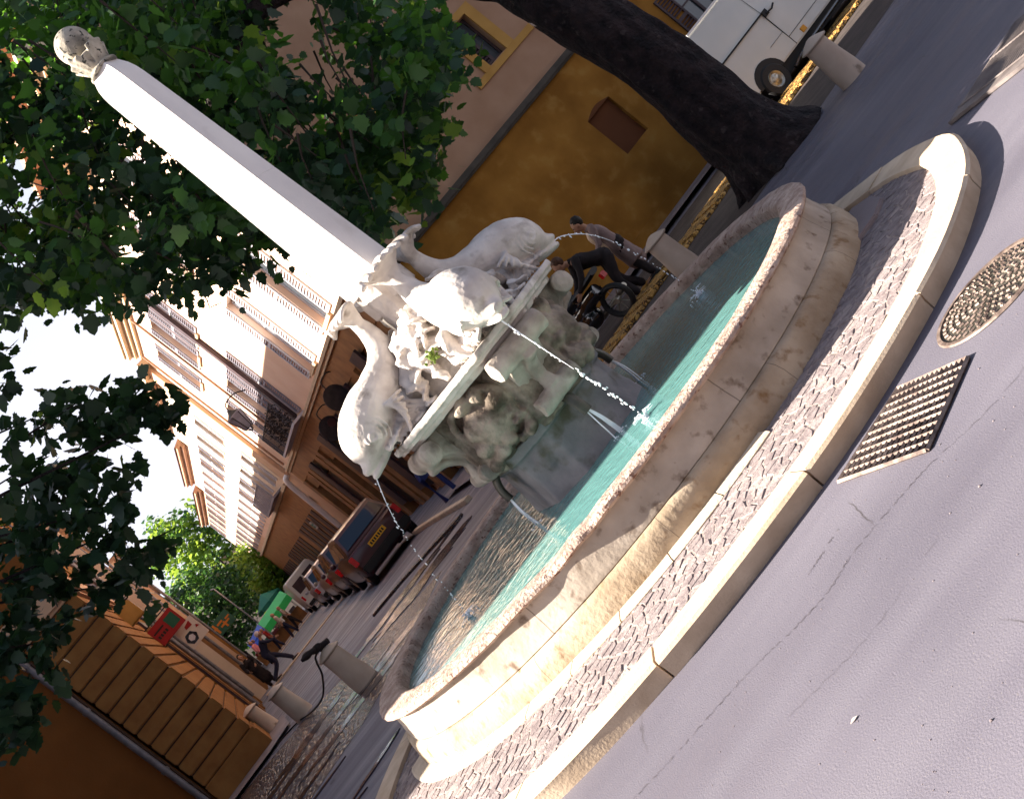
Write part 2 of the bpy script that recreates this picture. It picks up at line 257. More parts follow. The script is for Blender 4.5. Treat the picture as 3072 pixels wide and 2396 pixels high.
# ------------------------------------------------------------------ mesh builder
class MB:
    def __init__(s): s.v = []; s.f = []
    def add(s, vs, fs):
        o = len(s.v); s.v += [tuple(v) for v in vs]; s.f += [tuple(i + o for i in f) for f in fs]; return s
    def box(s, x0, x1, y0, y1, z0, z1):
        return s.add([(x, y, z) for z in (z0, z1) for y in (y0, y1) for x in (x0, x1)],
                     [(0, 2, 3, 1), (4, 5, 7, 6), (0, 1, 5, 4), (2, 6, 7, 3), (0, 4, 6, 2), (1, 3, 7, 5)])
    def quad(s, a, b, c, d): return s.add([a, b, c, d], [(0, 1, 2, 3)])
    def tube(s, pts, rad, n=8, cap=True, up=None, sq=1.0):
        # pts: Vectors; rad: float or list of (a, b) or floats
        pts = [Vector(p) for p in pts]; N = len(pts); o = len(s.v)
        ref = Vector(up) if up else Vector((0, 0, 1))
        for i, p in enumerate(pts):
            t = (pts[min(i + 1, N - 1)] - pts[max(i - 1, 0)])
            t = t.normalized() if t.length > 1e-9 else Vector((0, 0, 1))
            a = t.cross(ref)
            if a.length < 1e-3: a = t.cross(Vector((1, 0, 0)))
            a.normalize(); b = a.cross(t).normalized()
            r = rad[min(i, len(rad) - 1)] if isinstance(rad, list) else rad
            ra, rb = (r if isinstance(r, (list, tuple)) else (r, r * sq))
            for k in range(n):
                an = 2 * math.pi * k / n
                s.v.append(tuple(p + a * (ra * math.cos(an)) + b * (rb * math.sin(an))))
        for i in range(N - 1):
            for k in range(n):
                q = (k + 1) % n
                s.f.append((o + i * n + k, o + i * n + q, o + (i + 1) * n + q, o + (i + 1) * n + k))
        if cap:
            s.f.append(tuple(o + k for k in reversed(range(n)))); s.f.append(tuple(o + (N - 1) * n + k for k in range(n)))
        return s
    def revolve(s, prof, n=96, a0=0.0, a1=2 * math.pi, fn=None, c=(0, 0)):
        full = abs(a1 - a0 - 2 * math.pi) < 1e-6; m = n if full else n + 1; o = len(s.v); P = len(prof)
        for i in range(m):
            an = a0 + (a1 - a0) * i / n
            for (r, z) in prof:
                if fn: r, z = fn(r, z, an)
                s.v.append((c[0] + r * math.cos(an), c[1] + r * math.sin(an), z))
        for i in range(n):
            j = (i + 1) % m
            for k in range(P - 1):
                s.f.append((o + i * P + k, o + j * P + k, o + j * P + k + 1, o + i * P + k + 1))
        return s
    def ball(s, c, r, n=12, m=8, sc=(1, 1, 1)):
        o = len(s.v); c = Vector(c)
        s.v.append(tuple(c + Vector((0, 0, r * sc[2]))))
        for j in range(1, m):
            ph = math.pi * j / m
            for k in range(n):
                an = 2 * math.pi * k / n
                s.v.append((c.x + r * sc[0] * math.sin(ph) * math.cos(an), c.y + r * sc[1] * math.sin(ph) * math.sin(an), c.z + r * sc[2] * math.cos(ph)))
        s.v.append(tuple(c - Vector((0, 0, r * sc[2])))); e = len(s.v) - 1
        for k in range(n):
            q = (k + 1) % n
            s.f.append((o, o + 1 + k, o + 1 + q)); s.f.append((e, e - n + q, e - n + k))
            for j in range(m - 2):
                a = o + 1 + j * n
                s.f.append((a + k, a + n + k, a + n + q, a + q))
        return s
    def prism(s, poly, z0, z1):
        n = len(poly)
        return s.add([(x, y, z0) for x, y in poly] + [(x, y, z1) for x, y in poly],
                     [tuple(reversed(range(n))), tuple(range(n, 2 * n))] + [(i, (i + 1) % n, n + (i + 1) % n, n + i) for i in range(n)])
    def extr(s, poly, ax, a0, a1):
        # polygon in the plane across axis ax ('x': (y,z), 'y': (x,z)), extruded a0..a1
        n = len(poly)
        P = (lambda u, v, a: (a, u, v)) if ax == 'x' else (lambda u, v, a: (u, a, v))
        return s.add([P(u, v, a0) for u, v in poly] + [P(u, v, a1) for u, v in poly],
                     [tuple(reversed(range(n))), tuple(range(n, 2 * n))] + [(i, (i + 1) % n, n + (i + 1) % n, n + i) for i in range(n)])
    def mesh(s, name, m, smooth=False, bevel=0.0, remesh=0.0, smooth_it=0, disp=None):
        me = bpy.data.meshes.new(name); me.from_pydata(s.v, [], s.f); me.update()
        bm = bmesh.new(); bm.from_mesh(me)
        bmesh.ops.recalc_face_normals(bm, faces=bm.faces)
        if bevel:
            es = [e for e in bm.edges if len(e.link_faces) == 2 and e.calc_face_angle(0) > 0.5]
            bmesh.ops.bevel(bm, geom=es, offset=bevel, segments=2, affect='EDGES', clamp_overlap=True)
        bm.to_mesh(me); bm.free()
        if remesh:
            ob = bpy.data.objects.new("tmp", me); scene.collection.objects.link(ob)
            md = ob.modifiers.new("r", 'REMESH'); md.mode = 'VOXEL'; md.voxel_size = remesh
            if smooth_it:
                ms = ob.modifiers.new("s", 'SMOOTH'); ms.factor = 0.6; ms.iterations = smooth_it
            dg = bpy.context.evaluated_depsgraph_get(); dg.update()
            m2 = bpy.data.meshes.new_from_object(ob.evaluated_get(dg)); m2.name = name
            bpy.data.objects.remove(ob); bpy.data.meshes.remove(me); me = m2
        if disp:
            for v in me.vertices:
                v.co = Vector(disp(v.co.copy()))
        me.materials.clear(); me.materials.append(MT[m] if isinstance(m, str) else m)
        if smooth or remesh:
            me.polygons.foreach_set("use_smooth", [True] * len(me.polygons))
        if smooth and not remesh:
            try: me.set_sharp_from_angle(angle=math.radians(40))
            except Exception: pass
        return me
    def build(s, name, m, parent=None, **k):
        return link(name, s.mesh(name, m, **k), parent)

def link(name, me, parent=None, loc=None, rz=None):
    o = bpy.data.objects.new(name, me); scene.collection.objects.link(o)
    if parent: o.parent = parent
    if loc is not None: o.location = loc
    if rz is not None: o.rotation_euler = (0, 0, rz)
    return o
def thing(name, label, cat, loc=(0, 0, 0), rz=0.0, group=None):
    o = bpy.data.objects.new(name, None); scene.collection.objects.link(o)
    o.location = loc; o.rotation_euler = (0, 0, rz); o.empty_display_size = 0.2
    return tag(o, label, cat, group)
def tag(o, label, cat, group=None):
    o["label"] = label; o["category"] = cat
    if group: o["group"] = group
    return o
def struct(o, kind='structure', label=None):
    o["kind"] = kind
    if label: o["label"] = label
    return o
def dup(root, loc, rz, label, group=None):
    r = root.copy(); scene.collection.objects.link(r); r.location = loc; r.rotation_euler = (0, 0, rz); r["label"] = label
    if group: r["group"] = group
    for ch in list(root.children):
        c = ch.copy(); scene.collection.objects.link(c); c.parent = r
        for g in list(ch.children):
            d = g.copy(); scene.collection.objects.link(d); d.parent = c
    return r
def cat_rom(pts, n=8, closed=False):
    P = [Vector(p) for p in pts]; out = []; N = len(P)
    rng = range(N) if closed else range(N - 1)
    for i in rng:
        p0 = P[(i - 1) % N] if closed or i > 0 else P[0] * 2 - P[1]
        p1 = P[i]; p2 = P[(i + 1) % N]; p3 = P[(i + 2) % N] if closed or i + 2 < N else P[-1] * 2 - P[-2]
        for k in range(n):
            t = k / n
            out.append(0.5 * ((2 * p1) + (p2 - p0) * t + (2 * p0 - 5 * p1 + 4 * p2 - p3) * t * t + (3 * p1 - p0 - 3 * p2 + p3) * t ** 3))
    if not closed: out.append(P[-1])
    return out

# ------------------------------------------------------------------ ground
g = MB()
xs = [-400, -120, -60, -30, -20, -10, 0, 10, 20, 30, 60, 120, 400]
ys = [-300, -60, -20, 0, 24, 34, 50, 80, 120, 200, 500]       # street frame p, s
V = []; F = []
for s_ in ys:
    for p_ in xs: V.append(tuple(SP(p_, s_, gz(s_) if s_ < 130 else gz(130))))
nx = len(xs)
for j in range(len(ys) - 1):
    for i in range(nx - 1): F.append((j * nx + i, j * nx + i + 1, (j + 1) * nx + i + 1, (j + 1) * nx + i))
g.add(V, F); struct(g.build("ground", "asphalt"))

def strip(name, pts, m, z0=0.0, th=0.0, parent=None):
    mb = MB()
    poly = [tuple(p)[:2] for p in pts]
    mb.prism(poly, z0 - 0.3 if th else z0 - 0.001, z0 + th)
    return mb.build(name, m, parent)

# pavements with kerb steps
def sp2(p, s): v = SP(p, s); return (v.x, v.y)
struct(strip("pavement", [sp2(6.75, 19.35), sp2(26, 19.35), sp2(26, 20.7), sp2(6.75, 20.7)], "pave", 0.10))
struct(strip("pavement", [sp2(4.95, 19.3), sp2(6.75, 19.3), sp2(6.75, 20.6), sp2(6.45, 20.7), sp2(6.45, 23.9), sp2(4.95, 23.9)], "pave", 0.101))
struct(strip("pavement", [sp2(-14, 20.9), sp2(-0.9, 20.9), sp2(-0.35, 21.4), sp2(-0.35, 23.9), sp2(-0.85, 23.9), sp2(-0.85, 22.05), sp2(-14, 22.05)], "pave", 0.06))
# gutter stones past the bollards, the sunlit strip painted in as golden colour
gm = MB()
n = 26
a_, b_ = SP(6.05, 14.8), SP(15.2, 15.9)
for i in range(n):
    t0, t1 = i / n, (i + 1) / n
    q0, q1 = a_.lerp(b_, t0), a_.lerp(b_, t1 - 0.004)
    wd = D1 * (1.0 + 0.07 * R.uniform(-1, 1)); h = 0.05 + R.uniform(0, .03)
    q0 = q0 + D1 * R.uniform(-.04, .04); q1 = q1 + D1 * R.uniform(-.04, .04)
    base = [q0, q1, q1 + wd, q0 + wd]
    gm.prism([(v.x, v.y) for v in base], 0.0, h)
struct(gm.build("sun_tinted_stones", "sun_gold", bevel=0.015))
struct(strip('shade_verge', [sp2(5.6, 11.9), sp2(15.5, 13.0), sp2(16.5, 18.9), sp2(5.9, 18.9)], mat('painted_shade', (0.03, 0.022, 0.02), (0.06, 0.045, 0.042), 3, 0.9, 0.6, 30), 0.003))  # dark sheet painting shade over ground the sun would lighten
# raised drain kerb on the street side, brown, wet
km = MB()
def kerbline(pts, w_, h0, h1):
    for i in range(len(pts) - 1):
        a, b = Vector(pts[i]), Vector(pts[i + 1]); d = (b - a).normalized(); nrm = Vector((-d.y, d.x)) * w_
        km.prism([tuple(a), tuple(b), tuple(b + nrm), tuple(a + nrm)], -0.01, h0 + (h1 - h0) * (i % 2))
kerbline([(-1.86, 10.9), (-2.5, 13.0), (-3.0, 14.6), (-3.7, 16.72)], 0.14, 0.09, 0.088)
struct(km.build("street_kerb", "kerb", bevel=0.012))
km = MB(); kerbline([(-2.1, 10.27), (-2.9, 11.0), (-3.74, 11.6), (-4.6, 11.9)], 0.22, 0.05, 0.046)
struct(km.build("street_kerb", "brown", bevel=0.012))
# brown cobbled gutter with running water, left of the fountain
bm_ = MB(); bm_.prism([(-2.6, 7.4), (-3.2, 5.2), (-3.9, 3.9), (-4.8, 3.4), (-7.5, 2.6), (-9.5, 6.5), (-8.2, 10.6), (-6.0, 9.9), (-4.5, 8.6)], -0.02, 0.004)
struct(bm_.build("cobbled_gutter", "brown"))
wm = MB()
def blob_poly(cx, cy, L, W, ang, n=18, seed=0):
    rr = random.Random(seed); out = []
    for i in range(n):
        a = 2 * math.pi * i / n; k = 1 + rr.uniform(-.35, .2)
        x, y = L * math.cos(a) * k, W * math.sin(a) * k
        out.append((cx + x * math.cos(ang) - y * math.sin(ang), cy + x * math.sin(ang) + y * math.cos(ang)))
    return out
for i, (x, y, L, W) in enumerate([(-3.6, 6.1, .8, .16), (-4.2, 5.2, 1.1, .12), (-5.0, 6.2, 1.2, .14), (-5.6, 7.6, .9, .2), (-6.5, 6.6, 1.0, .12), (-3.2, 8.6, 1.3, .3), (-3.7, 9.8, 1.5, .22), (-6.7, 4.6, .9, .1), (-5.1, 4.1, .7, .08), (-3.35, 1.42, .42, .035), (-4.0, 1.0, .5, .03), (-4.6, 3.2, .5, .03)]):  # the thin last strips stand for sun streaks painted on the road
    wm.prism(blob_poly(x, y, L, W * 1.8, 0.1 + .12 * (i % 5), n=26, seed=i), -0.01, 0.010 + i * 0.0004)
struct(wm.build("puddles_and_sun_streaks", "wet"))
# pale stone crossings in the street
cm = MB()
for s0, s1, a, b in ((38.3, 38.9, -0.4, 5.6), (64.8, 65.5, 0.9, 5.5), (71, 71.5, 1.4, 5.5)):
    P_ = [SP(a, s0 + (1.0 if s0 < 60 else 0)), SP(b, s0 - (1 if s0 < 60 else 0)), SP(b, s1 - (1 if s0 < 60 else 0)), SP(a, s1 + (1 if s0 < 60 else 0))]
    cm.prism([(v.x, v.y) for v in P_], gz(s0) - .3, gz(s0) + 0.03)
struct(cm.build("stone_crossing", "kerb"))

ck = MB(); rk = random.Random(12)
def crack(pts, w0):
    c = cat_rom([(x, y, 0) for x, y in pts], 14)
    for i in range(len(c) - 1):
        if rk.random() < .16: continue
        a, b = c[i], c[i + 1]; d = (b - a).normalized(); n_ = Vector((-d.y, d.x, 0)); j0, j1 = math.sin(i * 2.3) * .008, math.sin((i + 1) * 2.3) * .008; w_ = w0 * rk.uniform(.15, .75)
        ck.quad(a + n_ * (j0 - w_) + Vector((0, 0, .003)), b + n_ * (j1 - w_) + Vector((0, 0, .003)), b + n_ * (j1 + w_) + Vector((0, 0, .003)), a + n_ * (j0 + w_) + Vector((0, 0, .003)))
crack([(-0.93, -4.22), (-0.72, -4.27), (-0.44, -4.31), (-0.24, -4.36), (-0.06, -4.43), (0.13, -4.47), (0.31, -4.43), (0.56, -4.45), (0.73, -4.48)], .0035)
crack([(-1.5, -4.05), (-1.2, -4.15), (-0.93, -4.22)], .003); crack([(.14, -4.19), (.26, -4.165)], .005); crack([(.30, -4.15), (.37, -4.135)], .005)
crack([(.73, -4.48), (1.1, -4.62), (1.7, -4.60), (2.4, -4.45)], .002); crack([(-.3, -4.9), (.1, -5.0), (.5, -4.95)], .0015)
crack([(-2.9, -3.6), (-2.2, -3.95), (-1.5, -4.05)], .003)
struct(ck.build("road_cracks", mat("crack_tar", (0.028, 0.022, 0.026), rough=.9)))
# ------------------------------------------------------------------ fountain island: kerb ring and rubble paving
KO = [(2.3, .75), (2.6, .12), (2.76, -.28), (2.93, -.74), (2.97, -1.16), (2.94, -1.6), (2.78, -2.02), (2.52, -2.48), (2.19, -2.86), (1.72, -3.22), (.94, -3.56),
      (.2, -3.68), (-.6, -3.66), (-1.4, -3.45), (-2.1, -3.0), (-2.65, -2.35), (-2.98, -1.6), (-3.12, -.8), (-3.0, 0.0), (-2.75, .6), (-2.2, 1.3), (-1.2, 1.95), (0, 2.15), (1.3, 1.7)]
ko = [Vector((x, y, 0)) for x, y in KO]
kc = cat_rom(ko, 10, True)
L_ = [0.0]
for i in range(len(kc)): L_.append(L_[-1] + (kc[(i + 1) % len(kc)] - kc[i]).length)
TOT = L_[-1]
def kpt(t):
    t %= TOT
    i = max(k for k in range(len(kc)) if L_[k] <= t)
    a, b = kc[i], kc[(i + 1) % len(kc)]; u = (t - L_[i]) / max(1e-6, L_[i + 1] - L_[i])
    d = (b - a).normalized(); return a.lerp(b, u), Vector((-d.y, d.x, 0)) * (-1)
# orientation: inward normal
cen = Vector((-.05, -.85, 0))
def kin(t):
    p_, n_ = kpt(t)
    if n_.dot(cen - p_) < 0: n_ = -n_
    return p_, n_
km = MB(); NS = 17; seg = TOT / NS; KW = 0.26; KH = 0.115
inner = []
for k in range(NS):
    t0 = k * seg + 0.35; h = KH + R.uniform(-.004, .004); off = R.uniform(-.008, .008)
    ring = []
    for i in range(8):
        t = t0 + 0.007 + (seg - 0.014) * i / 7
        p_, n_ = kin(t)
        # section: outer bottom, outer top chamfer, inner top, inner bottom
        sec = [(0.02 + off, -0.05), (0.012 + off, h * .55), (0.0 + off, h - .018), (0.018 + off, h), (KW - .01, h - .012), (KW, h - .03), (KW, -0.05)]
        ring.append([p_ + n_ * a + Vector((0, 0, z)) for a, z in sec])
    o = len(km.v)
    for r in ring: km.v += [tuple(v) for v in r]
    for i in range(7):
        for j in range(6): km.f.append((o + i * 7 + j, o + (i + 1) * 7 + j, o + (i + 1) * 7 + j + 1, o + i * 7 + j + 1))
    km.f.append(tuple(o + j for j in range(7))); km.f.append(tuple(o + 49 + j for j in reversed(range(7))))
struct(km.build("kerb", "kerb", smooth=True))
mb = MB(); rr = [kin(TOT * i / 120) for i in range(120)]
IZ = 0.072
poly = [((p_ + n_ * (KW - .02)).x, (p_ + n_ * (KW - .02)).y) for p_, n_ in rr]
mb.prism(poly, -0.02, IZ - 0.035); struct(mb.build("island_paving_bed", "pave"))
# individual rubble stones packed by relaxed random points -> Voronoi cells (clipped by neighbours)
def inside_island(x, y):
    return (abs(x) < 3.2) and ((x * x + y * y) > 2.60 ** 2) and point_in(poly, x, y)
def point_in(pl, x, y):
    c = False; n = len(pl); j = n - 1
    for i in range(n):
        xi, yi = pl[i]; xj, yj = pl[j]
        if (yi > y) != (yj > y) and x < (xj - xi) * (y - yi) / (yj - yi) + xi: c = not c
        j = i
    return c
pts = []
rs = random.Random(3)
grid = {}
tries = 0
while tries < 34000:
    tries += 1
    x, y = rs.uniform(-3.2, 3.1), rs.uniform(-3.75, 2.2)
    rr_ = math.hypot(x, y)
    if rr_ < 2.46 or not point_in(poly, x, y): continue
    c = (int(x / .072), int(y / .072)); ok = True
    for dx in (-1, 0, 1):
        for dy in (-1, 0, 1):
            for q in grid.get((c[0] + dx, c[1] + dy), ()):
                if (q[0] - x) ** 2 + (q[1] - y) ** 2 < .072 ** 2: ok = False
    if ok: grid.setdefault(c, []).append((x, y)); pts.append((x, y))
P2 = np.array(pts)
sm = MB()
for i, (x, y) in enumerate(pts):
    d = P2 - P2[i]; ds = (d ** 2).sum(1); nb = np.argsort(ds)[1:13]
    an = math.atan2(y + .85, x) ; tx, ty = -math.sin(an), math.cos(an)
    e = .11
    cell = [Vector((a * e, b * e)) for a, b in ((-1, -1), (1, -1), (1, 1), (-1, 1))]
    for k in nb:
        m_ = Vector((d[k, 0] / 2, d[k, 1] / 2)); nl = m_.normalized(); lim = m_.length - 0.004
        out = []
        for q in range(len(cell)):
            a, b = cell[q], cell[(q + 1) % len(cell)]; da, db = a.dot(nl) - lim, b.dot(nl) - lim
            if da <= 0: out.append(a)
            if (da < 0) != (db < 0): out.append(a.lerp(b, da / (da - db)))
        cell = out
        if len(cell) < 3: break
    if len(cell) < 3: continue
    h = IZ + rs.uniform(-.0025, .0025); tl = (rs.uniform(-.025, .025), rs.uniform(-.025, .025))
    n = len(cell); o = len(sm.v)
    for sc_, hz in ((1.0, -0.05), (0.985, -.006), (0.88, 0.0)):
        for c in cell: sm.v.append((x + c.x * sc_, y + c.y * sc_, h + hz + (c.x * tl[0] + c.y * tl[1]) * (hz > -.02) + (rs.uniform(-.0015, .0015) if hz > -.02 else 0)))
    for lv in range(2):
        for q in range(n): sm.f.append((o + lv * n + q, o + lv * n + (q + 1) % n, o + (lv + 1) * n + (q + 1) % n, o + (lv + 1) * n + q))
    sm.f.append(tuple(o + 2 * n + q for q in range(n)))
struct(sm.build("rubble_paving", mat("rubble_stones", (0.15, 0.12, 0.125), (0.26, 0.22, 0.222), 12, 0.85, 0.8, 60, 0.3, c3=(0.30, 0.25, 0.24), c3scale=5, c3at=0.58, dist=0.01)))
mb = MB(); rm = lambda r: [(r * math.cos(a), r * math.sin(a)) for a in [2 * math.pi * i / 96 for i in range(96)]]
# mortar sheet just below the stone tops
mb.prism(poly, IZ - 0.034, IZ - 0.0045); struct(mb.build("mortar_bed", mat("mortar", (0.20, 0.16, 0.15), (0.34, 0.28, 0.26), 9, 0.95, 0.5, 60)))

# ------------------------------------------------------------------ THE FOUNTAIN
FT = thing("fountain", "pale stone fountain with four dolphins spouting into a round basin under a tall obelisk", "fountain", (0, 0, 0), TH)
def nz(x, y, z, s=1.0): return noise.noise(Vector((x * s, y * s, z * s)))
def wobble(r, z, an, amp=0.02, lip=0.0):
    x, y = r * math.cos(an), r * math.sin(an)
    d = nz(x, y, z * 3, 1.7) * amp + nz(x, y, z * 3, 7) * amp * .45 + nz(x, y, z * 4, 22) * amp * .25
    aw = (an + TH) % (2 * math.pi)                                 # world angle
    dip = 0.0
    if lip:
        for c, wdt, dp in ((math.radians(254), .07, .045), (math.radians(262), .035, .03), (math.radians(240), .05, .015), (math.radians(300), .04, .012)):
            dip += dp * math.exp(-((aw - c) / wdt) ** 2)
    return r + d - dip * lip, z + d * .4 - dip * .5 * lip
RN = 420
def rev(prof, name, m, amp, lip=0.0, parent=FT, n=RN):
    b = MB(); b.revolve(prof, n, fn=lambda r, z, a: wobble(r, z, a, amp, lip)); return b.build(name, m, parent, smooth=True)
def dense(prof, st=0.03):
    out = [prof[0]]
    for a, b in zip(prof, prof[1:]):
        k = max(1, int(math.hypot(b[0] - a[0], b[1] - a[1]) / st))
        for i in range(1, k + 1): out.append((a[0] + (b[0] - a[0]) * i / k, a[1] + (b[1] - a[1]) * i / k))
    return out
basin = rev(dense([(2.30, .10), (2.455, .262), (2.452, .285), (2.447, .30), (2.432, .36), (2.418, .43), (2.414, .478)]), "basin_wall", "wall", 0.007)
rev(dense([(2.40, -.02), (2.515, -.02), (2.53, .05), (2.53, .10), (2.522, .16), (2.505, .215), (2.488, .240), (2.466, .252), (2.45, .255)]), "plinth", "plinth", 0.012)
rev(dense([(2.20, .1), (2.215, .40), (2.225, .50), (2.245, .524), (2.28, .533), (2.40, .535), (2.448, .531), (2.470, .518), (2.474, .498), (2.458, .482), (2.42, .474), (2.40, .47)], .02), "rim", "rim", 0.013, 1.0)
# low footing stones around the foot, left half, plus one loose slab at the right
fb = MB()
for i in range(10):
    a0 = math.radians(190 + i * 9.5) - TH; a1 = a0 + math.radians(9.3)
    fb.revolve([(2.50, 0.0), (2.655, 0.0), (2.66, .078), (2.64, .088), (2.50, .098)], 6, a0, a1)
    for a in (a0, a1):
        pr = [(2.50, 0.0), (2.655, 0.0), (2.66, .078), (2.64, .088), (2.50, .098)]
        fb.add([(r * math.cos(a), r * math.sin(a), z) for r, z in pr], [(0, 1, 2, 3, 4)])
fb.build("footing", mat("footing_stone", (0.46, 0.38, 0.30), (0.58, 0.49, 0.38), 5, 0.8, 0.4, 40), FT)
sl = MB(); sl.prism([(2.45, -.35), (2.70, -.28), (2.80, -.52), (2.78, -.85), (2.64, -1.05), (2.40, -1.15), (2.30, -1.1)], 0.04, 0.10)
slo = sl.build("flat_slab", "pave", bevel=0.012); slo.rotation_euler = (0, 0, math.radians(-8)); slo.location = (-.12, .1, 0)
tag(slo, "loose grey paving slab lying at the right foot of the fountain basin", "slab")
wt = MB(); wt.revolve([(0.0, .432), (.4, .432), (1.2, .432), (2.26, .432)], 96); wo = wt.build("water", "water"); struct(wo); wo.rotation_euler = (0, 0, TH)
# moss specks and floor: basin floor
fl = MB(); fl.prism(rm(2.3), .02, .08); fl.build("basin_floor", "shaft", FT)

# ---- pedestal (local frame: corners on the axes carry the dolphins)
def axes_poly(c, hw):
    out = []
    for k in range(4):
        a = k * math.pi / 2; ca, sa = math.cos(a), math.sin(a)
        for t in (-hw, hw): out.append((c * ca - t * sa, c * sa + t * ca))
    return out
def curved_poly(c, hw, dip, n=9):
    P_ = axes_poly(c, hw); out = []
    for k in range(8):
        a, b = Vector(P_[k]), Vector(P_[(k + 1) % 8]); out.append(tuple(a))
        if k % 2 == 1:
            nrm = -((a + b) / 2).normalized()
            for i in range(1, n):
                t = i / n; out.append(tuple(a.lerp(b, t) + nrm * dip * math.sin(math.pi * t)))
    return out
def rough(amp, sc):
    def f(v):
        k = noise.noise_vector(v * sc) * amp + noise.noise_vector(v * sc * 3.1) * amp * .4
        return v + k
    return f
sb = MB()
sb.prism(curved_poly(.90, .265, .03), 1.535, 1.585); sb.prism(curved_poly(.87, .25, .03), 1.505, 1.537)
sb.prism(curved_poly(.80, .235, .03), 1.465, 1.507)
sb.build("pedestal_slab", "marble", FT, remesh=0.011, smooth_it=2, disp=rough(.006, 9))
body = MB(); body.prism(curved_poly(.66, .20, .05), .92, 1.47); body.prism(curved_poly(.60, .22, .02), .86, .94)
for k in range(4):                                              # carved cartouches on the four faces
    a = math.pi / 4 + k * math.pi / 2; ca, sa = math.cos(a), math.sin(a)
    tx = Vector((-sa, ca, 0)); nn = Vector((ca, sa, 0)); rk = random.Random(20 + k % 2)
    c0 = nn * .56 + Vector((0, 0, 1.19))
    body.ball(c0, .19, 16, 10, (1.05, 1.05, 1.15))
    for i in range(24):                                         # mask lumps
        u, v = rk.uniform(-.24, .24), rk.uniform(-.25, .22)
        body.ball(c0 + tx * u + Vector((0, 0, v)) + nn * (.135 - abs(u) * .3), rk.uniform(.03, .08), 10, 7, (1, 1, rk.uniform(.5, 1.3)))
    for sg in (-1, 1):                                          # scroll frame
        pth = [c0 + tx * (sg * x * .95) + Vector((0, 0, z)) + nn * (d - .02) for x, z, d in ((.05, .24, .10), (.16, .23, .11), (.24, .15, .09), (.25, .03, .08), (.21, -.08, .09), (.24, -.17, .08), (.15, -.24, .08), (.04, -.25, .08))]
        body.tube(cat_rom(pth, 4), .032, 8)
    body.ball(c0 + nn * .10 + Vector((0, 0, .23)), .07, 10, 7)
body.build("pedestal_block", "stained", FT, remesh=0.013, smooth_it=2, disp=rough(.011, 11))
con = MB()                                                      # one S-shaped console with a volute, copied to the four corners
prof = [(.45, 1.47), (.80, 1.47), (.90, 1.44), (.925, 1.39), (.90, 1.335), (.84, 1.31), (.77, 1.30), (.71, 1.25), (.66, 1.17), (.635, 1.10), (.66, 1.03), (.705, .99), (.70, .93), (.64, .89), (.45, .89)]
con.extr(prof, 'y', -.17, .17)
con.tube([(.835, -.27, 1.385), (.835, .27, 1.385)], .088, 24)
con.tube([(.655, -.21, .965), (.655, .21, .965)], .07, 20)
for sg in (-1, 1):
    con.tube([(.835, sg * .26, 1.385), (.835, sg * .285, 1.385)], .05, 16)
con.tube(cat_rom([(.90, 0, 1.29), (.76, 0, 1.24), (.665, 0, 1.12), (.70, 0, 1.0)], 5), (.06, .035), 10)
cme = con.mesh("console", "greystone", remesh=0.011, smooth_it=2, disp=rough(.006, 10))
for k in range(4): link("console", cme, FT, rz=k * math.pi / 2)
sh = MB()
sh.prism(curved_poly(.56, .27, .0), .84, .93); 
def taper(b, c0, h0, z0, c1, h1, z1, dip=0.02):
    A = curved_poly(c0, h0, dip); B = curved_poly(c1, h1, dip); n = len(A); o = len(b.v)
    b.v += [(x, y, z0) for x, y in A] + [(x, y, z1) for x, y in B]
    b.f += [(o + i, o + (i + 1) % n, o + n + (i + 1) % n, o + n + i) for i in range(n)] + [tuple(o + i for i in reversed(range(n))), tuple(o + n + i for i in range(n))]
taper(sh, .60, .34, .05, .53, .29, .60); taper(sh, .53, .29, .58, .52, .27, .86)
for k in range(4):
    a = math.pi / 4 + k * math.pi / 2; ca, sa = math.cos(a), math.sin(a)
    sh.ball((.44 * ca, .44 * sa, .70), .14, 14, 10, (1, 1, 1.6))
sh.build("pedestal_shaft", "shaft", FT, remesh=0.014, smooth_it=3, disp=rough(.008, 7))
pm = MB()
pm.tube(cat_rom([(.50, 0, .93), (.575, 0, .915), (.64, 0, .86), (.675, 0, .78), (.68, 0, .70)], 6), (.045, .03), 12)
pm.tube(cat_rom([(.50, .0, .955), (.59, 0, .935), (.665, 0, .87), (.70, 0, .78)], 6), .009, 6)
pme = pm.mesh("spout_pipe", "lead", smooth=True)
fm = MB(); rk = random.Random(5)
for i in range(6):
    y = rk.uniform(-.03, .03)
    fm.tube(cat_rom([(.68, y * .4, .71), (.70, y, .60), (.705, y * 1.3, .50), (.70 + rk.uniform(-.02, .02), y * 1.5, .43)], 5), [.010, .009, .011, .008] * 5 + [.012], 6) if False else fm.tube(cat_rom([(.68, y * .4, .71), (.70, y, .60), (.705, y * 1.3, .50), (.70, y * 1.5, .43)], 5), .0045 + .002 * rk.random(), 6)
for i in range(10): fm.ball((.71 + rk.uniform(-.06, .06), rk.uniform(-.07, .07), .435), rk.uniform(.005, .012), 6, 4, (1, 1, .5))
fme = fm.mesh("overflow_water", "jet", smooth=True)
for k in range(4): link("spout_pipe", pme, FT, rz=k * math.pi / 2); link("overflow_water", fme, FT, rz=k * math.pi / 2)

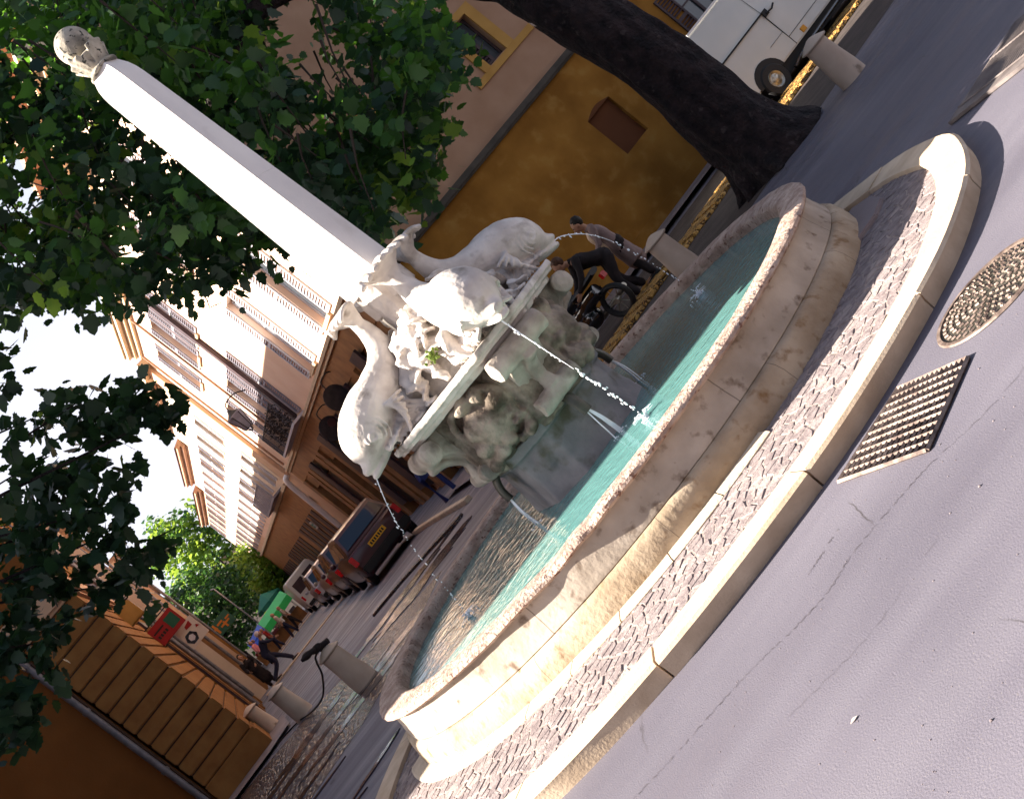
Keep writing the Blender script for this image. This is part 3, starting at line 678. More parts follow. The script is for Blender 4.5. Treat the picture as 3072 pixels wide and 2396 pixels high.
# ---- rock and seaweed core that carries the obelisk
core = MB(); rk = random.Random(11)
taper(core, .50, .22, 1.58, .25, .12, 2.12, 0)
core.prism(axes_poly(.19, .10), 2.0, 2.50)
for i in range(110):
    a = rk.uniform(0, 2 * math.pi); z0 = rk.uniform(1.66, 2.2); r0 = .66 - (z0 - 1.58) * .62 + rk.uniform(-.03, .05); L = rk.uniform(.12, .26)
    st = []
    for t in (0, .33, .66, 1):
        aa = a + rk.uniform(-.12, .12) + t * .18; rr_ = r0 + L * .55 * t + .03 * math.sin(t * 3); zz = max(1.6, z0 - L * t * rk.uniform(.7, 1.2))
        rr_ = min(rr_, .74); st.append((rr_ * math.cos(aa), rr_ * math.sin(aa), zz))
    w0 = rk.uniform(.03, .062)
    core.tube(cat_rom(st, 3), [(w0 * (.5 + .9 * math.sin(math.pi * (j + 1) / 12)), .016) for j in range(10)], 8)
for i in range(40):
    a = rk.uniform(0, 2 * math.pi); z0 = rk.uniform(1.6, 2.1); r0 = .60 - (z0 - 1.58) * .6
    core.ball((r0 * math.cos(a), r0 * math.sin(a), z0), rk.uniform(.04, .09), 8, 6)
core.build("rock_core", "marble", FT, remesh=0.011, smooth_it=1, disp=rough(.008, 14))
ms = MB(); rk = random.Random(2)
for (a, r, z) in ((-2.15, .62, 1.80),):
    ms.ball((r * math.cos(a), r * math.sin(a), z), .022, 8, 6)
    for i in range(60):
        ms.ball((r * math.cos(a) + rk.gauss(0, .022), r * math.sin(a) + rk.gauss(0, .022), z + rk.gauss(0, .02)), rk.uniform(.006, .014), 5, 4)
ms.build("moss_tuft", "moss", FT)

# ---- dolphin, local +x outward
dl = MB()
bp = [(.35, 2.44, .055, .045), (.345, 2.34, .062, .065), (.355, 2.23, .085, .085), (.40, 2.12, .11, .11), (.49, 2.03, .145, .14), (.62, 1.965, .185, .17),
      (.76, 1.92, .22, .205), (.89, 1.865, .23, .22), (1.0, 1.795, .21, .20), (1.07, 1.73, .155, .14), (1.115, 1.685, .10, .08), (1.16, 1.662, .065, .045), (1.20, 1.65, .038, .022)]
P_ = cat_rom([(a, b, c) for a, b, c in [(x, z, wd) for x, z, wd, h in bp]], 5); H_ = cat_rom([(h, 0, 0) for *_, h in bp], 5)
dl.tube([(q.x, 0, q.y) for q in P_], [(q.z, h.x) for q, h in zip(P_, H_)], 28, up=(0.2, 0, 1))
dl.tube(cat_rom([(.84, 0, 1.70), (.95, 0, 1.655), (1.06, 0, 1.615), (1.15, 0, 1.592), (1.175, 0, 1.60)], 4), [(.11 - .0045 * i, .055 - .0022 * i) for i in range(17)], 16)
dl.ball((1.085, 0, 1.725), .052, 12, 8, (1.1, 1.1, .8))                                  # knob over the beak
for sg in (-1, 1):
    # eye with rings and folds
    for rad, th, off in ((.030, .014, .150), (.058, .010, .150), (.095, .010, .158), (.13, .009, .160)):
        a0, a1 = (0, 2 * math.pi) if rad < .04 else ((-.6, 4.2) if rad < .07 else (.5, 3.7))
        pth = []
        for i in range(19):
            a = a0 + (a1 - a0) * i / 18; x = .985 + rad * math.cos(a + .3); z = 1.775 + rad * math.sin(a + .3)
            dx, dz = x - .9, z - 1.84
            off_ = .228 * math.sqrt(max(0.05, 1 - ((x - .84) / .33) ** 2 * .55 - ((z - 1.84 + (x - .85) * .55) / .23) ** 2 * .85))
            pth.append((x, sg * off_, z))
        dl.tube(pth, th, 6)
    dl.ball((.99, sg * .195, 1.785), .030, 10, 8)
    # gill / cheek fins: ribbed
    for j in range(7):
        t = j / 6
        a0 = Vector((.78 - .02 * j, sg * (.17), 1.86 - .01 * j)); end = Vector((.60 + .035 * j, sg * (.30 - .02 * abs(j - 3)), 1.86 - .045 * j - .03))
        mid = (a0 + end) / 2 + Vector((0, sg * .05, .0))
        dl.tube(cat_rom([a0, mid, end], 4), [(.020 + .012 * math.sin(math.pi * i / 8), .014) for i in range(9)], 7)
    # wave-like leaves that run under the belly down to the slab
    for j in range(9):
        x0 = .60 + .045 * j
        pth = cat_rom([(x0, sg * .11, 1.82 - .02 * j), (x0 + .01, sg * .19, 1.74 - .015 * j), (x0 - .05, sg * (.22 - .008 * j), 1.66), (x0 - .10, sg * (.25 - .012 * j), 1.595)], 4)
        dl.tube(pth, [(.026 - .001 * i, .016) for i in range(13)], 7)
# belly support block
dl.tube([(.45, 0, 1.75), (.62, 0, 1.74), (.80, 0, 1.69)], [(.16, .13), (.15, .12), (.10, .06)], 16)
# dorsal ridge
dl.tube(cat_rom([(.52, 0, 2.11), (.64, 0, 2.095), (.80, 0, 2.085), (.93, 0, 2.01)], 4), .014, 8)
# fluke: five fingered lobes wrapped round the obelisk foot
for j in range(-3, 4):
    aj = abs(j)
    pth = cat_rom([(.33, .012 * j, 2.36), (.335, .035 * j, 2.45), (.37 - .01 * aj, .062 * j, 2.515), (.45 - .012 * aj, .078 * j, 2.53 - .006 * aj), (.54 - .02 * aj, .083 * j, 2.50 - .012 * aj)], 4)
    dl.tube(pth, [(.030 + .020 * math.sin(math.pi * i / 16), .020) for i in range(17)], 9)
dl.tube([(.34, 0, 2.36), (.36, 0, 2.44), (.42, 0, 2.50), (.47, 0, 2.50)], [(.06, .05), (.12, .04), (.2, .03), (.2, .015)], 12)
dme = dl.mesh("dolphin", "marble", remesh=0.0085, smooth_it=1, disp=rough(.003, 16))
for k in range(4): link("dolphin", dme, FT, rz=k * math.pi / 2 - math.pi / 2)

# ---- obelisk, cup and ball
ob = MB()
def sqd(h, z, b=0.0): return [(h, 0, z), (0, h, z), (-h, 0, z), (0, -h, z)]
lv = [(.262, 2.50), (.2500, 2.9), (.2268, 3.598), (.2236, 3.602), (.2236, 3.607), (.2264, 3.611), (.187, 4.80), (.180, 4.86), (.165, 4.92), (.135, 4.98), (.125, 5.0)]
V = []; F = []
for h, z in lv: V += sqd(h, z)
for i in range(len(lv) - 1):
    for k in range(4): F.append((i * 4 + k, i * 4 + (k + 1) % 4, (i + 1) * 4 + (k + 1) % 4, (i + 1) * 4 + k))
F.append((3, 2, 1, 0)); n = len(lv) * 4; F.append((n - 4, n - 3, n - 2, n - 1))
ob.add(V, F); ob.build("obelisk", "obelisk", FT, bevel=0.006)
ob2 = MB(); ob2.prism([(x, y) for x, y, _ in sqd(.24, 0)], 2.28, 2.44); ob2.prism([(x, y) for x, y, _ in sqd(.20, 0)], 2.44, 2.51); ob2.build("obelisk_block", "marble", FT, bevel=0.008)
cu = MB(); cu.revolve([(.0, 4.99), (.13, 4.99), (.135, 5.012), (.09, 5.022), (.082, 5.04), (.10, 5.09), (.135, 5.14), (.10, 5.16), (0, 5.16)], 32)
for k in range(4):
    a = k * math.pi / 2 + .5; ca, sa = math.cos(a), math.sin(a)
    for t in (-.35, 0, .35):
        c2, s2 = math.cos(a + t), math.sin(a + t)
        cu.tube(cat_rom([(.085 * c2, .085 * s2, 5.03), (.125 * c2, .125 * s2, 5.10), (.155 * c2, .155 * s2, 5.17 - abs(t) * .06), (.165 * c2, .165 * s2, 5.205 - abs(t) * .12)], 4), [(.04 - .0012 * i, .014) for i in range(13)], 8)
cu.build("finial_cup", "weather", FT, remesh=0.008, smooth_it=2)
bl = MB(); bl.ball((0, 0, 5.275), .142, 36, 24); bl.build("finial_ball", "weather", FT, smooth=True)

# ---- water jets (part of the fountain) and splashes
def jet(pts, rad, k, seed):
    rk = random.Random(seed); b = MB(); cr = cat_rom([(r, 0, z) for r, z in pts], 22); cr = [Vector(c) for c in cr]
    n_ = len(cr); m_ = int(n_ * .55)
    b.tube(cr[:m_], [rad * (1 - .75 * i / m_) * (1 + .25 * rk.uniform(-1, 1)) for i in range(m_)], 6)
    for i in range(n_):
        if rk.random() < (.25 if i < m_ else .62):
            c = cr[i] + Vector((rk.gauss(0, .004), rk.gauss(0, .006), rk.gauss(0, .008))); b.ball(c, rad * rk.uniform(.45, 1.15), 7, 5, (1, 1, rk.uniform(1.2, 2.6)))
    for i in range(34):
        e = cr[-1]; an = rk.uniform(0, 6.28); d = abs(rk.gauss(0, .05)); b.ball((e.x + d * math.cos(an), d * math.sin(an), .437 + rk.uniform(0, .05) * (rk.random() < .4)), rk.uniform(.003, .012), 6, 4, (1, 1, .5))
    for i in range(10):
        an = rk.uniform(0, 6.28); e = cr[-1]; h = rk.uniform(.03, .10)
        b.tube([(e.x, 0, .43), (e.x + .03 * math.cos(an), .03 * math.sin(an), .43 + h * .7), (e.x + .09 * math.cos(an), .09 * math.sin(an), .43 + h * .6)], [.006, .004, .002], 5)
    o = b.build("water_jet", "jet", FT, smooth=True); o.rotation_euler = (0, 0, k * math.pi / 2 - math.pi / 2)
jet([(1.02, 1.60), (1.06, 1.40), (1.11, 1.19), (1.17, .93), (1.23, .70), (1.28, .43)], .0070, 0, 1)
jet([(1.14, 1.62), (1.24, 1.60), (1.38, 1.47), (1.47, 1.30), (1.53, 1.06), (1.57, .73), (1.60, .43)], .0056, 1, 2)
jet([(1.14, 1.62), (1.20, 1.53), (1.29, 1.37), (1.37, 1.18), (1.47, .83), (1.55, .43)], .0056, 3, 3)
jet([(1.14, 1.62), (1.22, 1.55), (1.31, 1.37), (1.38, 1.18), (1.48, .83), (1.55, .43)], .0056, 2, 4)

# ------------------------------------------------------------------ ironwork in the road
mh = thing("manhole_cover", "round rusty cast iron manhole cover in the road beside the kerb", "manhole cover", (1.62, -3.80, 0.0), 0.4)
b = MB(); b.revolve([(.29, 0), (.29, .012), (.31, .012), (.315, .004)], 48); b.build("frame", "iron", mh)
b = MB(); b.revolve([(0, .004), (.287, .004)], 48); b.build("lid", "lead", mh)
b = MB(); rk = random.Random(4)
for ring in range(1, 8):
    r = ring * .037
    for k in range(int(6 * ring * .9)):
        a = 2 * math.pi * k / int(6 * ring * .9) + ring * .3
        t = [(r * math.cos(a) + .012 * math.cos(a + ph), r * math.sin(a) + .012 * math.sin(a + ph), .0075) for ph in (0, 2.1, 4.2)]
        b.tube([t[0], t[1]], .0065, 4); b.tube([t[0], t[2]], .0065, 4)
b.build("raised_pattern", "iron", mh)
dg_ = thing("drain_grate", "square rusty iron drain grate set in the asphalt below the fountain kerb", "drain grate", (.905, -3.985, 0.0), math.radians(15) )
ang0 = math.radians(15)
def lw(x, y, c=(.905, -3.985), a=ang0):
    dx, dy = x - c[0], y - c[1]; return (dx * math.cos(a) + dy * math.sin(a), -dx * math.sin(a) + dy * math.cos(a))
Q = [lw(.56, -3.80), lw(.80, -4.40), lw(1.25, -4.12), lw(1.07, -3.65)]
b = MB(); b.prism(Q, -.01, .004); b.build("sump", "pit", dg_)
fr = MB(); Qv = [Vector((x, y, .012)) for x, y in Q]
for i in range(4): fr.tube([Qv[i], Qv[(i + 1) % 4]], .011, 4)
fr.build("frame", "iron", dg_)
gr = MB()
def bil(u, v): return (Qv[0] * (1 - u) + Qv[3] * u) * (1 - v) + (Qv[1] * (1 - u) + Qv[2] * u) * v
for i in range(1, 15): t = i / 15; gr.tube([bil(0, t), bil(.5, t) - Vector((0, 0, .004)), bil(1, t)], [(.0085, .009)] * 3, 4)
for i in range(1, 10): t = i / 10; gr.tube([bil(t, 0), bil(t, 1)], .008, 4)
gr.build("bars", "iron", dg_)
pl_ = thing("ribbed_plate", "big ribbed steel plate lying on the road beside the right end of the fountain kerb", "steel plate", (3.21, -1.02, 0.0), TH)
b = MB(); b.prism([(0, 0), (1.05, 0.02), (1.02, -1.08), (0.12, -1.16)], .004, .030); b.build("plate", "plate", pl_, bevel=.004)
b = MB()
for i in range(30):
    y = -.05 - i * .034
    b.tube(cat_rom([(.16 + .002 * i, y - .02, .031), (.45, y + .02, .031), (.75, y - .01, .031), (1.0, y + .03, .031)], 4), .0055, 4)
for x in (.14, .62): b.tube([(x, -.02, .033), (x + .1, -1.08, .033)], .008, 4)
b.build("ribs", "plate", pl_)

# ------------------------------------------------------------------ bollards
def bollard_parts(t, hh=.60, r0=.185, r1=.150):
    b = MB(); b.revolve([(0, -.05), (r0 + .005, -.05), (r0, .02), (r0 - .004, .15), (r1 + .012, hh * .6), (r1, hh)], 32); b.build("column", "bollard", t, smooth=True)
    c = MB(); c.revolve([(r1 - .02, hh - .005), (r1 + .035, hh + .012), (r1 + .042, hh + .028), (r1 + .02, hh + .045), (r1 * .6, hh + .09), (.03, hh + .112), (0, hh + .114)], 32); c.build("cap", "bollard", t, smooth=True)
G_B = "stone bollards round the fountain square"
def v3(p, s): v = SP(p, s); return (v.x, v.y, 0.0)
bo = thing("bollard", "pale stone bollard in front of the white van, right of the tree trunk", "bollard", (5.38, 4.93, 0), 0, G_B); bollard_parts(bo)
dup(bo, (2.52, 5.55, 0), 1.0, "pale stone bollard right behind the fountain basin, beside the two people", G_B)
dup(bo, (-4.12, 6.12, 0), 2.0, "stone bollard with a black hose tied on its cap, left of the fountain", G_B)
dup(bo, (-6.38, 10.50, 0), 2.6, "stone bollard in front of the rusticated corner wall, behind the trailing hose", G_B)
dup(bo, v3(-.66, 23.9), 0.6, "farthest stone bollard, half hidden at the corner of the rusticated building", G_B)
hs = thing("hose", "black rubber hose tied over the bollard cap and trailing along the wet gutter", "hose", (-4.12, 6.12, 0))
b = MB(); b.tube(cat_rom([(.02, 0, .74), (-.12, -.02, .735), (-.22, .1, .66), (-.45, .55, .46), (-1.05, 1.75, .18), (-1.8, 3.2, .05), (-2.45, 4.4, .02), (-3.1, 4.85, .02), (-3.9, 5.0, .02), (-4.6, 4.9, .02)], 10), .014, 8); b.build("tube", "black", hs, smooth=True)
b = MB(); b.tube(cat_rom([(-.26, -.12, .84), (-.12, -.08, .82), (0, .02, .76), (.12, .02, .73)], 5), [(.02, .02), (.05, .03), (.065, .045), (.07, .05), (.06, .05), (.05, .04), (.05, .04)], 8)
b.ball((-.05, -.02, .79), .07, 8, 6, (1.3, .8, .7)); b.ball((-.02, .08, .74), .06, 8, 6); b.build("nozzle_and_rag", "blackcloth", hs, smooth=True)

# ------------------------------------------------------------------ buildings
def wall_holes(mb, x0, x1, z0, z1, holes, y=0.0, depth=0.18, d=1):
    """vertical wall in local x/z at y, facing -y*d, with rectangular openings and reveals"""
    xs_ = sorted({x0, x1, *[h[0] for h in holes], *[h[1] for h in holes]}); zs_ = sorted({z0, z1, *[h[2] for h in holes], *[h[3] for h in holes]})
    for i in range(len(xs_) - 1):
        for j in range(len(zs_) - 1):
            cx, cz = (xs_[i] + xs_[i + 1]) / 2, (zs_[j] + zs_[j + 1]) / 2
            if any(h[0] < cx < h[1] and h[2] < cz < h[3] for h in holes): continue
            mb.quad((xs_[i], y, zs_[j]), (xs_[i + 1], y, zs_[j]), (xs_[i + 1], y, zs_[j + 1]), (xs_[i], y, zs_[j + 1]))
    for a, b_, c, e in holes:
        yb = y + depth * d
        mb.quad((a, y, c), (a, yb, c), (a, yb, e), (a, y, e)); mb.quad((b_, y, c), (b_, yb, c), (b_, yb, e), (b_, y, e))
        mb.quad((a, y, c), (b_, y, c), (b_, yb, c), (a, yb, c)); mb.quad((a, y, e), (b_, y, e), (b_, yb, e), (a, yb, e))
        mb.quad((a, yb + .02 * d, c), (b_, yb + .02 * d, c), (b_, yb + .02 * d, e), (a, yb + .02 * d, e))
def rot_part(o, mode):
    """street frontages: local x runs along the street"""
    return o
def louver(mb, x0, x1, z0, z1, y, t=.045):
    """louvred leaf flat against a wall (wall faces -y)"""
    fw = .05; ya, yb = y - t, y - .003
    mb.box(x0, x0 + fw, ya, yb, z0, z1); mb.box(x1 - fw, x1, ya, yb, z0, z1)
    zm = [z0, z0 + (z1 - z0) * .48, z1]
    for z in zm: mb.box(x0 + fw, x1 - fw, ya + .001, yb, max(z0, z - .04), min(z1, z + .04))
    n = int((z1 - z0) / .075)
    for i in range(n):
        z = z0 + .06 + i * (z1 - z0 - .1) / n
        if abs(z - zm[1]) < .06: continue
        mb.add([(x0 + fw, yb, z + .045), (x1 - fw, yb, z + .045), (x1 - fw, ya + .006, z + .012), (x0 + fw, ya + .006, z + .012), (x0 + fw, yb, z + .030), (x1 - fw, yb, z + .030), (x1 - fw, ya + .006, z - .003), (x0 + fw, ya + .006, z - .003)],
               [(0, 1, 2, 3), (4, 5, 6, 7), (3, 2, 6, 7), (0, 3, 7, 4), (1, 2, 6, 5)])
def window(parent, x0, x1, z0, z1, y, depth=.18, glassm="glass", frame="shutter", shutters=None, sill=True, lintel=None):
    """window part with its own frame, pane and shutters; wall faces -y"""
    yb = y + depth
    f = MB(); w_ = .055; ya = yb - .05
    f.box(x0, x0 + w_, ya, yb, z0, z1); f.box(x1 - w_, x1, ya, yb, z0, z1); f.box(x0 + w_, x1 - w_, ya, yb, z0, z0 + w_); f.box(x0 + w_, x1 - w_, ya, yb, z1 - w_, z1)
    xm = (x0 + x1) / 2; f.box(xm - .03, xm + .03, ya - .003, yb, z0 + w_, z1 - w_); zz = z0 + (z1 - z0) * .6; f.box(x0 + w_, x1 - w_, ya + .004, yb, zz - .02, zz + .02)
    o = f.build("window", frame, parent)
    g_ = MB(); g_.quad((x0 + .02, yb - .015, z0 + .02), (x1 - .02, yb - .015, z0 + .02), (x1 - .02, yb - .015, z1 - .02), (x0 + .02, yb - .015, z1 - .02)); g_.build("pane", glassm, o)
    if sill:
        s_ = MB(); s_.box(x0 - .08, x1 + .08, y - .07, y + .06, z0 - .09, z0 - .003); s_.build("sill", "trim", o)
    if shutters:
        wd = (x1 - x0) / 2
        for a, b_ in ((x0 - wd - .03, x0 - .03), (x1 + .03, x1 + wd + .03)):
            l_ = MB(); louver(l_, a, b_, z0 - .02, z1 + .02, y); l_.build("shutter", shutters, o)
    return o

# --- ochre house behind the fountain (its long wall closes the square); local x = across the street, y into the house
YB = thing("ochre_house", "ochre walled house with a pink upper storey, dark ledge and blind window behind the fountain", "house", SP(6.41, 20.65), TH)
b = MB(); wall_holes(b, 0, 17, 0, 3.62, [(5.71, 6.46, 1.48, 2.50), (9.2, 9.95, 1.75, 2.95)], 0, .10)
b.build("lower_wall", "ochre", YB)
arc = MB(); n = 10
arc.add([(5.71 + .75 * i / n, -.001, 2.50 + .10 * math.sin(math.pi * i / n)) for i in range(n + 1)] + [(5.71 + .75 * i / n, .12, 2.50 + .10 * math.sin(math.pi * i / n)) for i in range(n + 1)] , [tuple(range(n + 1))])
arc.quad((5.70, .095, 1.47), (6.47, .095, 1.47), (6.47, .095, 2.62), (5.70, .095, 2.62)); arc.build("blind_window", "infill", YB)
b = MB(); b.box(-.05, 17, -.13, .25, 3.62, 3.74); b.box(-.03, 17, -.09, .25, 3.58, 3.621); b.build("ledge", "ledge", YB)
b = MB(); wall_holes(b, 0, 17, 3.74, 12.5, [(5.33, 5.86, 4.69, 5.74), (8.6, 9.3, 4.69, 5.9), (2.2, 2.9, 4.69, 5.9)], .04, .20); b.build("upper_wall", "pink", YB)
b = MB(); b.box(0.6, 17, .16, 9, 0, 3.7); b.box(.62, 17, .33, 9, 3.7, 12.45); b.build("house_body", "pink", YB)
b = MB(); b.box(4.80, 17, -.005, .045, 4.52, 4.665); b.build("sill_band", "sill", YB)
for (x0, x1, z1) in ((5.33, 5.86, 5.74), (8.6, 9.3, 5.9), (2.2, 2.9, 5.9)):
    o = window(YB, x0, x1, 4.69, z1, .04, .20, frame="darkwood", sill=False)
    f = MB(); f.box(x0 - .19, x0 - .004, -.01, .05, 4.66, z1 + .15); f.box(x1 + .004, x1 + .24, -.01, .05, 4.66, z1 + .15); f.box(x0 - .004, x1 + .004, -.01, .05, z1 + .003, z1 + .15); f.build("surround", "sill", o)
    s_ = MB(); louver(s_, x0 + .02, x0 + .24, 4.72, z1 - .02, .17); s_.build("inner_shutter", "darkwood", o)
o = window(YB, 9.2, 9.95, 1.75, 2.95, 0, .10, frame="darkwood", sill=False)
for a, c in ((8.82, 9.19), (9.96, 10.33)):
    s_ = MB(); louver(s_, a, c, 1.72, 2.98, 0); s_.build("shutter", "darkwood", o)
b = MB(); b.box(-.02, 17, -.05, .0, 0.0, .34); b.build("plinth_course", "ochre", YB)
cop = MB(); cop.box(-.4, 17.4, -.45, 9.4, 12.5, 12.7); cop.build("roof", "tile", YB)

# --- right hand row of the street: local x = along the street (turned), wall faces the street
def street_thing(name, label, cat, p, s, side):
    """side=+1: right hand row, local +x runs back towards the viewer; side=-1: left hand row, local +x runs away"""
    return thing(name, label, cat, SP(p, s), TH + (-math.pi / 2 if side > 0 else math.pi / 2))
# right row frame: rotate -90: local x -> -D1 , local y -> +D2 ; wall faces -y = towards street. x = s0 - s
S1 = 43.6
RB = street_thing("shuttered_house", "tall sunlit cream house with grey louvred shutters and wooden shopfronts, right of the street", "house", 6.41, S1, 1)
X = lambda s: S1 - s                       # street s -> local x
holes = []
wins = [(23.7, 1.15), (27.9, 1.15), (34.2, 1.25), (36.9, 1.2), (40.6, 1.1)]
for s_, wd in wins:
    for z0, z1 in ((4.3, 6.9), (8.0, 9.9)): holes.append((X(s_) - wd / 2, X(s_) + wd / 2, z0, z1))
b = MB(); wall_holes(b, X(S1), X(20.66), 4.12, 11.0, holes, 0, .20); b.build("wall", "facade", RB)
b = MB(); b.box(.003, X(20.66) - .35, .23, 6, -1, 11.0); b.build("house_body", "facade", RB)
for h in holes:
    low = h[2] < 5; s_c = S1 - (h[0] + h[1]) / 2
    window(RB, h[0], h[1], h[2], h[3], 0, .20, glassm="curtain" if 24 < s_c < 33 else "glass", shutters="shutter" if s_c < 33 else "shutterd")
b = MB(); b.box(-.05, X(20.6), -.16, .1, 4.03, 4.118); b.box(-.03, X(20.6), -.11, .1, 3.93, 4.032); b.build("string_course", "trim", RB)
b = MB()
for i, (d_, z0, z1) in enumerate(((.12, 10.75, 10.9), (.24, 10.9, 11.05), (.42, 11.05, 11.2), (.5, 11.2, 11.3))): b.box(-.1, X(20.5), -d_, .1, z0, z1)
b.build("cornice", "trim", RB)
rf = MB(); rf.add([(-.1, -.5, 11.3), (X(20.5), -.5, 11.3), (X(20.5), 3, 12.6), (-.1, 3, 12.6), (-.1, 6, 11.3), (X(20.5), 6, 11.3)], [(0, 1, 2, 3), (3, 2, 5, 4), (0, 3, 4), (1, 5, 2)]); rf.build("roof", "tile", RB)
b = MB()                                                        # ground floor: wooden piers, fascia, lintels
piers = [20.9, 22.6, 24.6, 25.6, 28.2, 29.0, 31.6, 32.4, 35.0, 36.6, 37.5, 40.2, 41.2, 43.2]
for i, s_ in enumerate(piers): b.box(X(s_) - .30, X(s_) + .30, -.10 - .02 * (i % 2), .22, -1, 3.30)
b.box(0, X(20.7), -.06, .22, 3.30, 3.93); b.box(0, X(20.7), -.03, .22, 2.75, 3.30)
b.build("shopfront", "shopwood", RB)
b = MB()
for i in range(len(piers) - 1):
    a, c = X(piers[i + 1]) + .30, X(piers[i]) - .30
    if c - a < .35: continue
    xm = (a + c) / 2
    for u0, u1 in ((a + .04, xm - .02), (xm + .02, c - .04)): d_ = MB(); d_.box(u0, u1, .10, .16, 0.1, 2.70); d_.build("door_panel", "darkwood", RB)
for i, s_ in enumerate((24.1, 27.0, 30.4, 33.9, 38.9)):
    d_ = MB(); d_.box(X(s_) - .42, X(s_) + .42, -.19, -.125, .25, 3.45 - .1 * (i % 3)); d_.box(X(s_) - .30, X(s_) + .30, -.197, -.192, 1.6, 3.2); d_.build("folded_door", "darkwood", RB)

b = MB(); b.box(X(34.25), X(33.95), -.14, -.02, 4.2, 10.7); b.build("downpipe", "darkwood", RB)
for s_ in (43.0, 38.2): b = MB(); b.tube([(X(s_), -.09, 10.7), (X(s_), -.09, 4.25)], .045, 8); b.build("downpipe", "tile", RB)
# balcony with plants
bal = MB(); bal.box(X(38.9), X(32.9), -.50, -.01, 4.121, 4.20)
bo_ = bal.build("balcony", "shutter", RB)
rl = MB(); rl.tube([(X(38.9), -.48, 5.05), (X(32.9), -.48, 5.05)], .018, 6)
for i in range(40):
    x = X(38.9) + 6.0 * i / 39; rl.tube([(x, -.48, 4.2), (x, -.48, 5.05)], .008, 4)
rl.build("railing", "black", bo_)
pb = MB(); rk = random.Random(8)
for i in range(420):
    c = Vector((X(37.6) + rk.uniform(0, 4.0), -.36 + rk.gauss(0, .10), 4.32 + rk.uniform(0, .75)))
    d_ = Vector((rk.gauss(0, 1), rk.gauss(0, 1), rk.gauss(0, .7))).normalized() * rk.uniform(.06, .13); e_ = d_.cross(Vector((rk.gauss(0, 1), rk.gauss(0, 1), 1))).normalized() * .035
    pb.quad(c - e_, c + d_ * .5 - e_ * .2, c + d_ + e_ * .3, c + e_)
pb.build("window_box_plants", "twig", bo_)

# --- pale pilaster bay with the white pipe, then the farther houses of the right row
PB = street_thing("tan_house", "narrow tan house bay with a thick sunlit white drainpipe beside the shuttered house", "house", 6.41, 47.0, 1)
X2 = lambda s: 47.0 - s
b = MB(); b.box(X2(47.0), X2(43.62), .03, 8, -1, 10.6); b.build("wall", "facade2", PB)
b = MB(); b.box(X2(45.9), X2(44.5), -.14, .035, 4.0, 10.5); b.build("pilaster", "tan", PB)
b = MB(); b.box(X2(46.95), X2(43.65), -.02, .035, -1, 3.95); b.build("shop_wall", "tan", PB)
b = MB(); b.box(X2(47.0), X2(43.6), -.40, .05, 10.5, 10.75); b.build("cornice", "trim", PB)
b = MB(); b.tube(cat_rom([(X2(44.5), -.1, 4.0), (X2(44.6), -.30, 3.8), (X2(44.9), -.32, 2.5), (X2(45.2), -.32, 1.25)], 5), .11, 14); b.build("drainpipe", "whitepaint", PB, smooth=True)
b = MB(); b.tube([(X2(45.2), -.32, 1.3), (X2(45.22), -.32, 1.12)], .10, 12); b.build("pipe_shoe", "black", PB, smooth=True)

FH = [  # s0, s1, height, wall, label
    (47.0, 58.0, 10.4, "facade2", "sunlit pale house with grey balconies, third from the square on the right of the street"),
    (58.0, 72.0, 9.6, "facade", "lower cream house with a rusty cornice farther down the right of the street"),
    (72.0, 92.0, 9.0, "tan", "farthest house on the right, where tree foliage touches its roof"),
]
for s0, s1, hh, wm_, lab in FH:
    T = street_thing("terraced_house", lab, "house", 6.41, s1, 1); XX = lambda s: s1 - s; z_ = gz(s0)
    hs_ = []
    nb_ = int((s1 - s0) / 3.0)
    for i in range(nb_):
        x = (i + .5) * (s1 - s0) / nb_
        for a, c in ((4.4, 6.2), (7.1, 8.6)): hs_.append((x - .55, x + .55, a, c))
    b = MB(); wall_holes(b, .003, s1 - s0 - .003, 3.9, hh, hs_, 0, .2); b.build("wall", wm_, T)
    b = MB(); b.box(.006, s1 - s0 - .006, .23, 8, -2, hh); b.build("house_body", wm_, T)
    b = MB(); b.box(.006, s1 - s0 - .006, -.04, .22, -2, 3.9); b.build("shop_wall", "shopwood", T)
    for h in hs_: window(T, *h, 0, .20, shutters="shutterd" if (int(h[0]) % 2) else "shutter", sill=False)
    b = MB()
    for i in range(int((s1 - s0) / 1.6)):
        x = .5 + i * 1.6; b.box(x, x + .9, -.07, -.041, .1 + z_, 2.9 + z_)
    b.build("shop_doors", "darkwood", T)
    b = MB(); b.box(0, s1 - s0, -.16, .1, 3.9, 4.05); b.build("string_course", "trim", T)
    b = MB(); b.box(0, s1 - s0, -.42, .2, hh, hh + .16); b.box(0, s1 - s0, -.22, .2, hh - .15, hh); b.build("cornice", "tile", T)
    rf = MB(); rf.add([(0, -.5, hh + .16), (s1 - s0, -.5, hh + .16), (s1 - s0, 4, hh + 1.8), (0, 4, hh + 1.8), (0, 8, hh), (s1 - s0, 8, hh)], [(0, 1, 2, 3), (3, 2, 5, 4), (0, 3, 4), (1, 5, 2)]); rf.build("roof", "tile", T)
    if s0 < 50:
        bl_ = MB(); bl_.box(1.5, 9.0, -.55, 0, 4.051, 4.14)
        for i in range(30): x = 1.5 + 7.5 * i / 29; bl_.tube([(x, -.53, 4.14), (x, -.53, 4.95)], .014, 4)
        bl_.tube([(1.5, -.53, 4.97), (9, -.53, 4.97)], .025, 5); bl_.build("balcony", "shutterd", T)

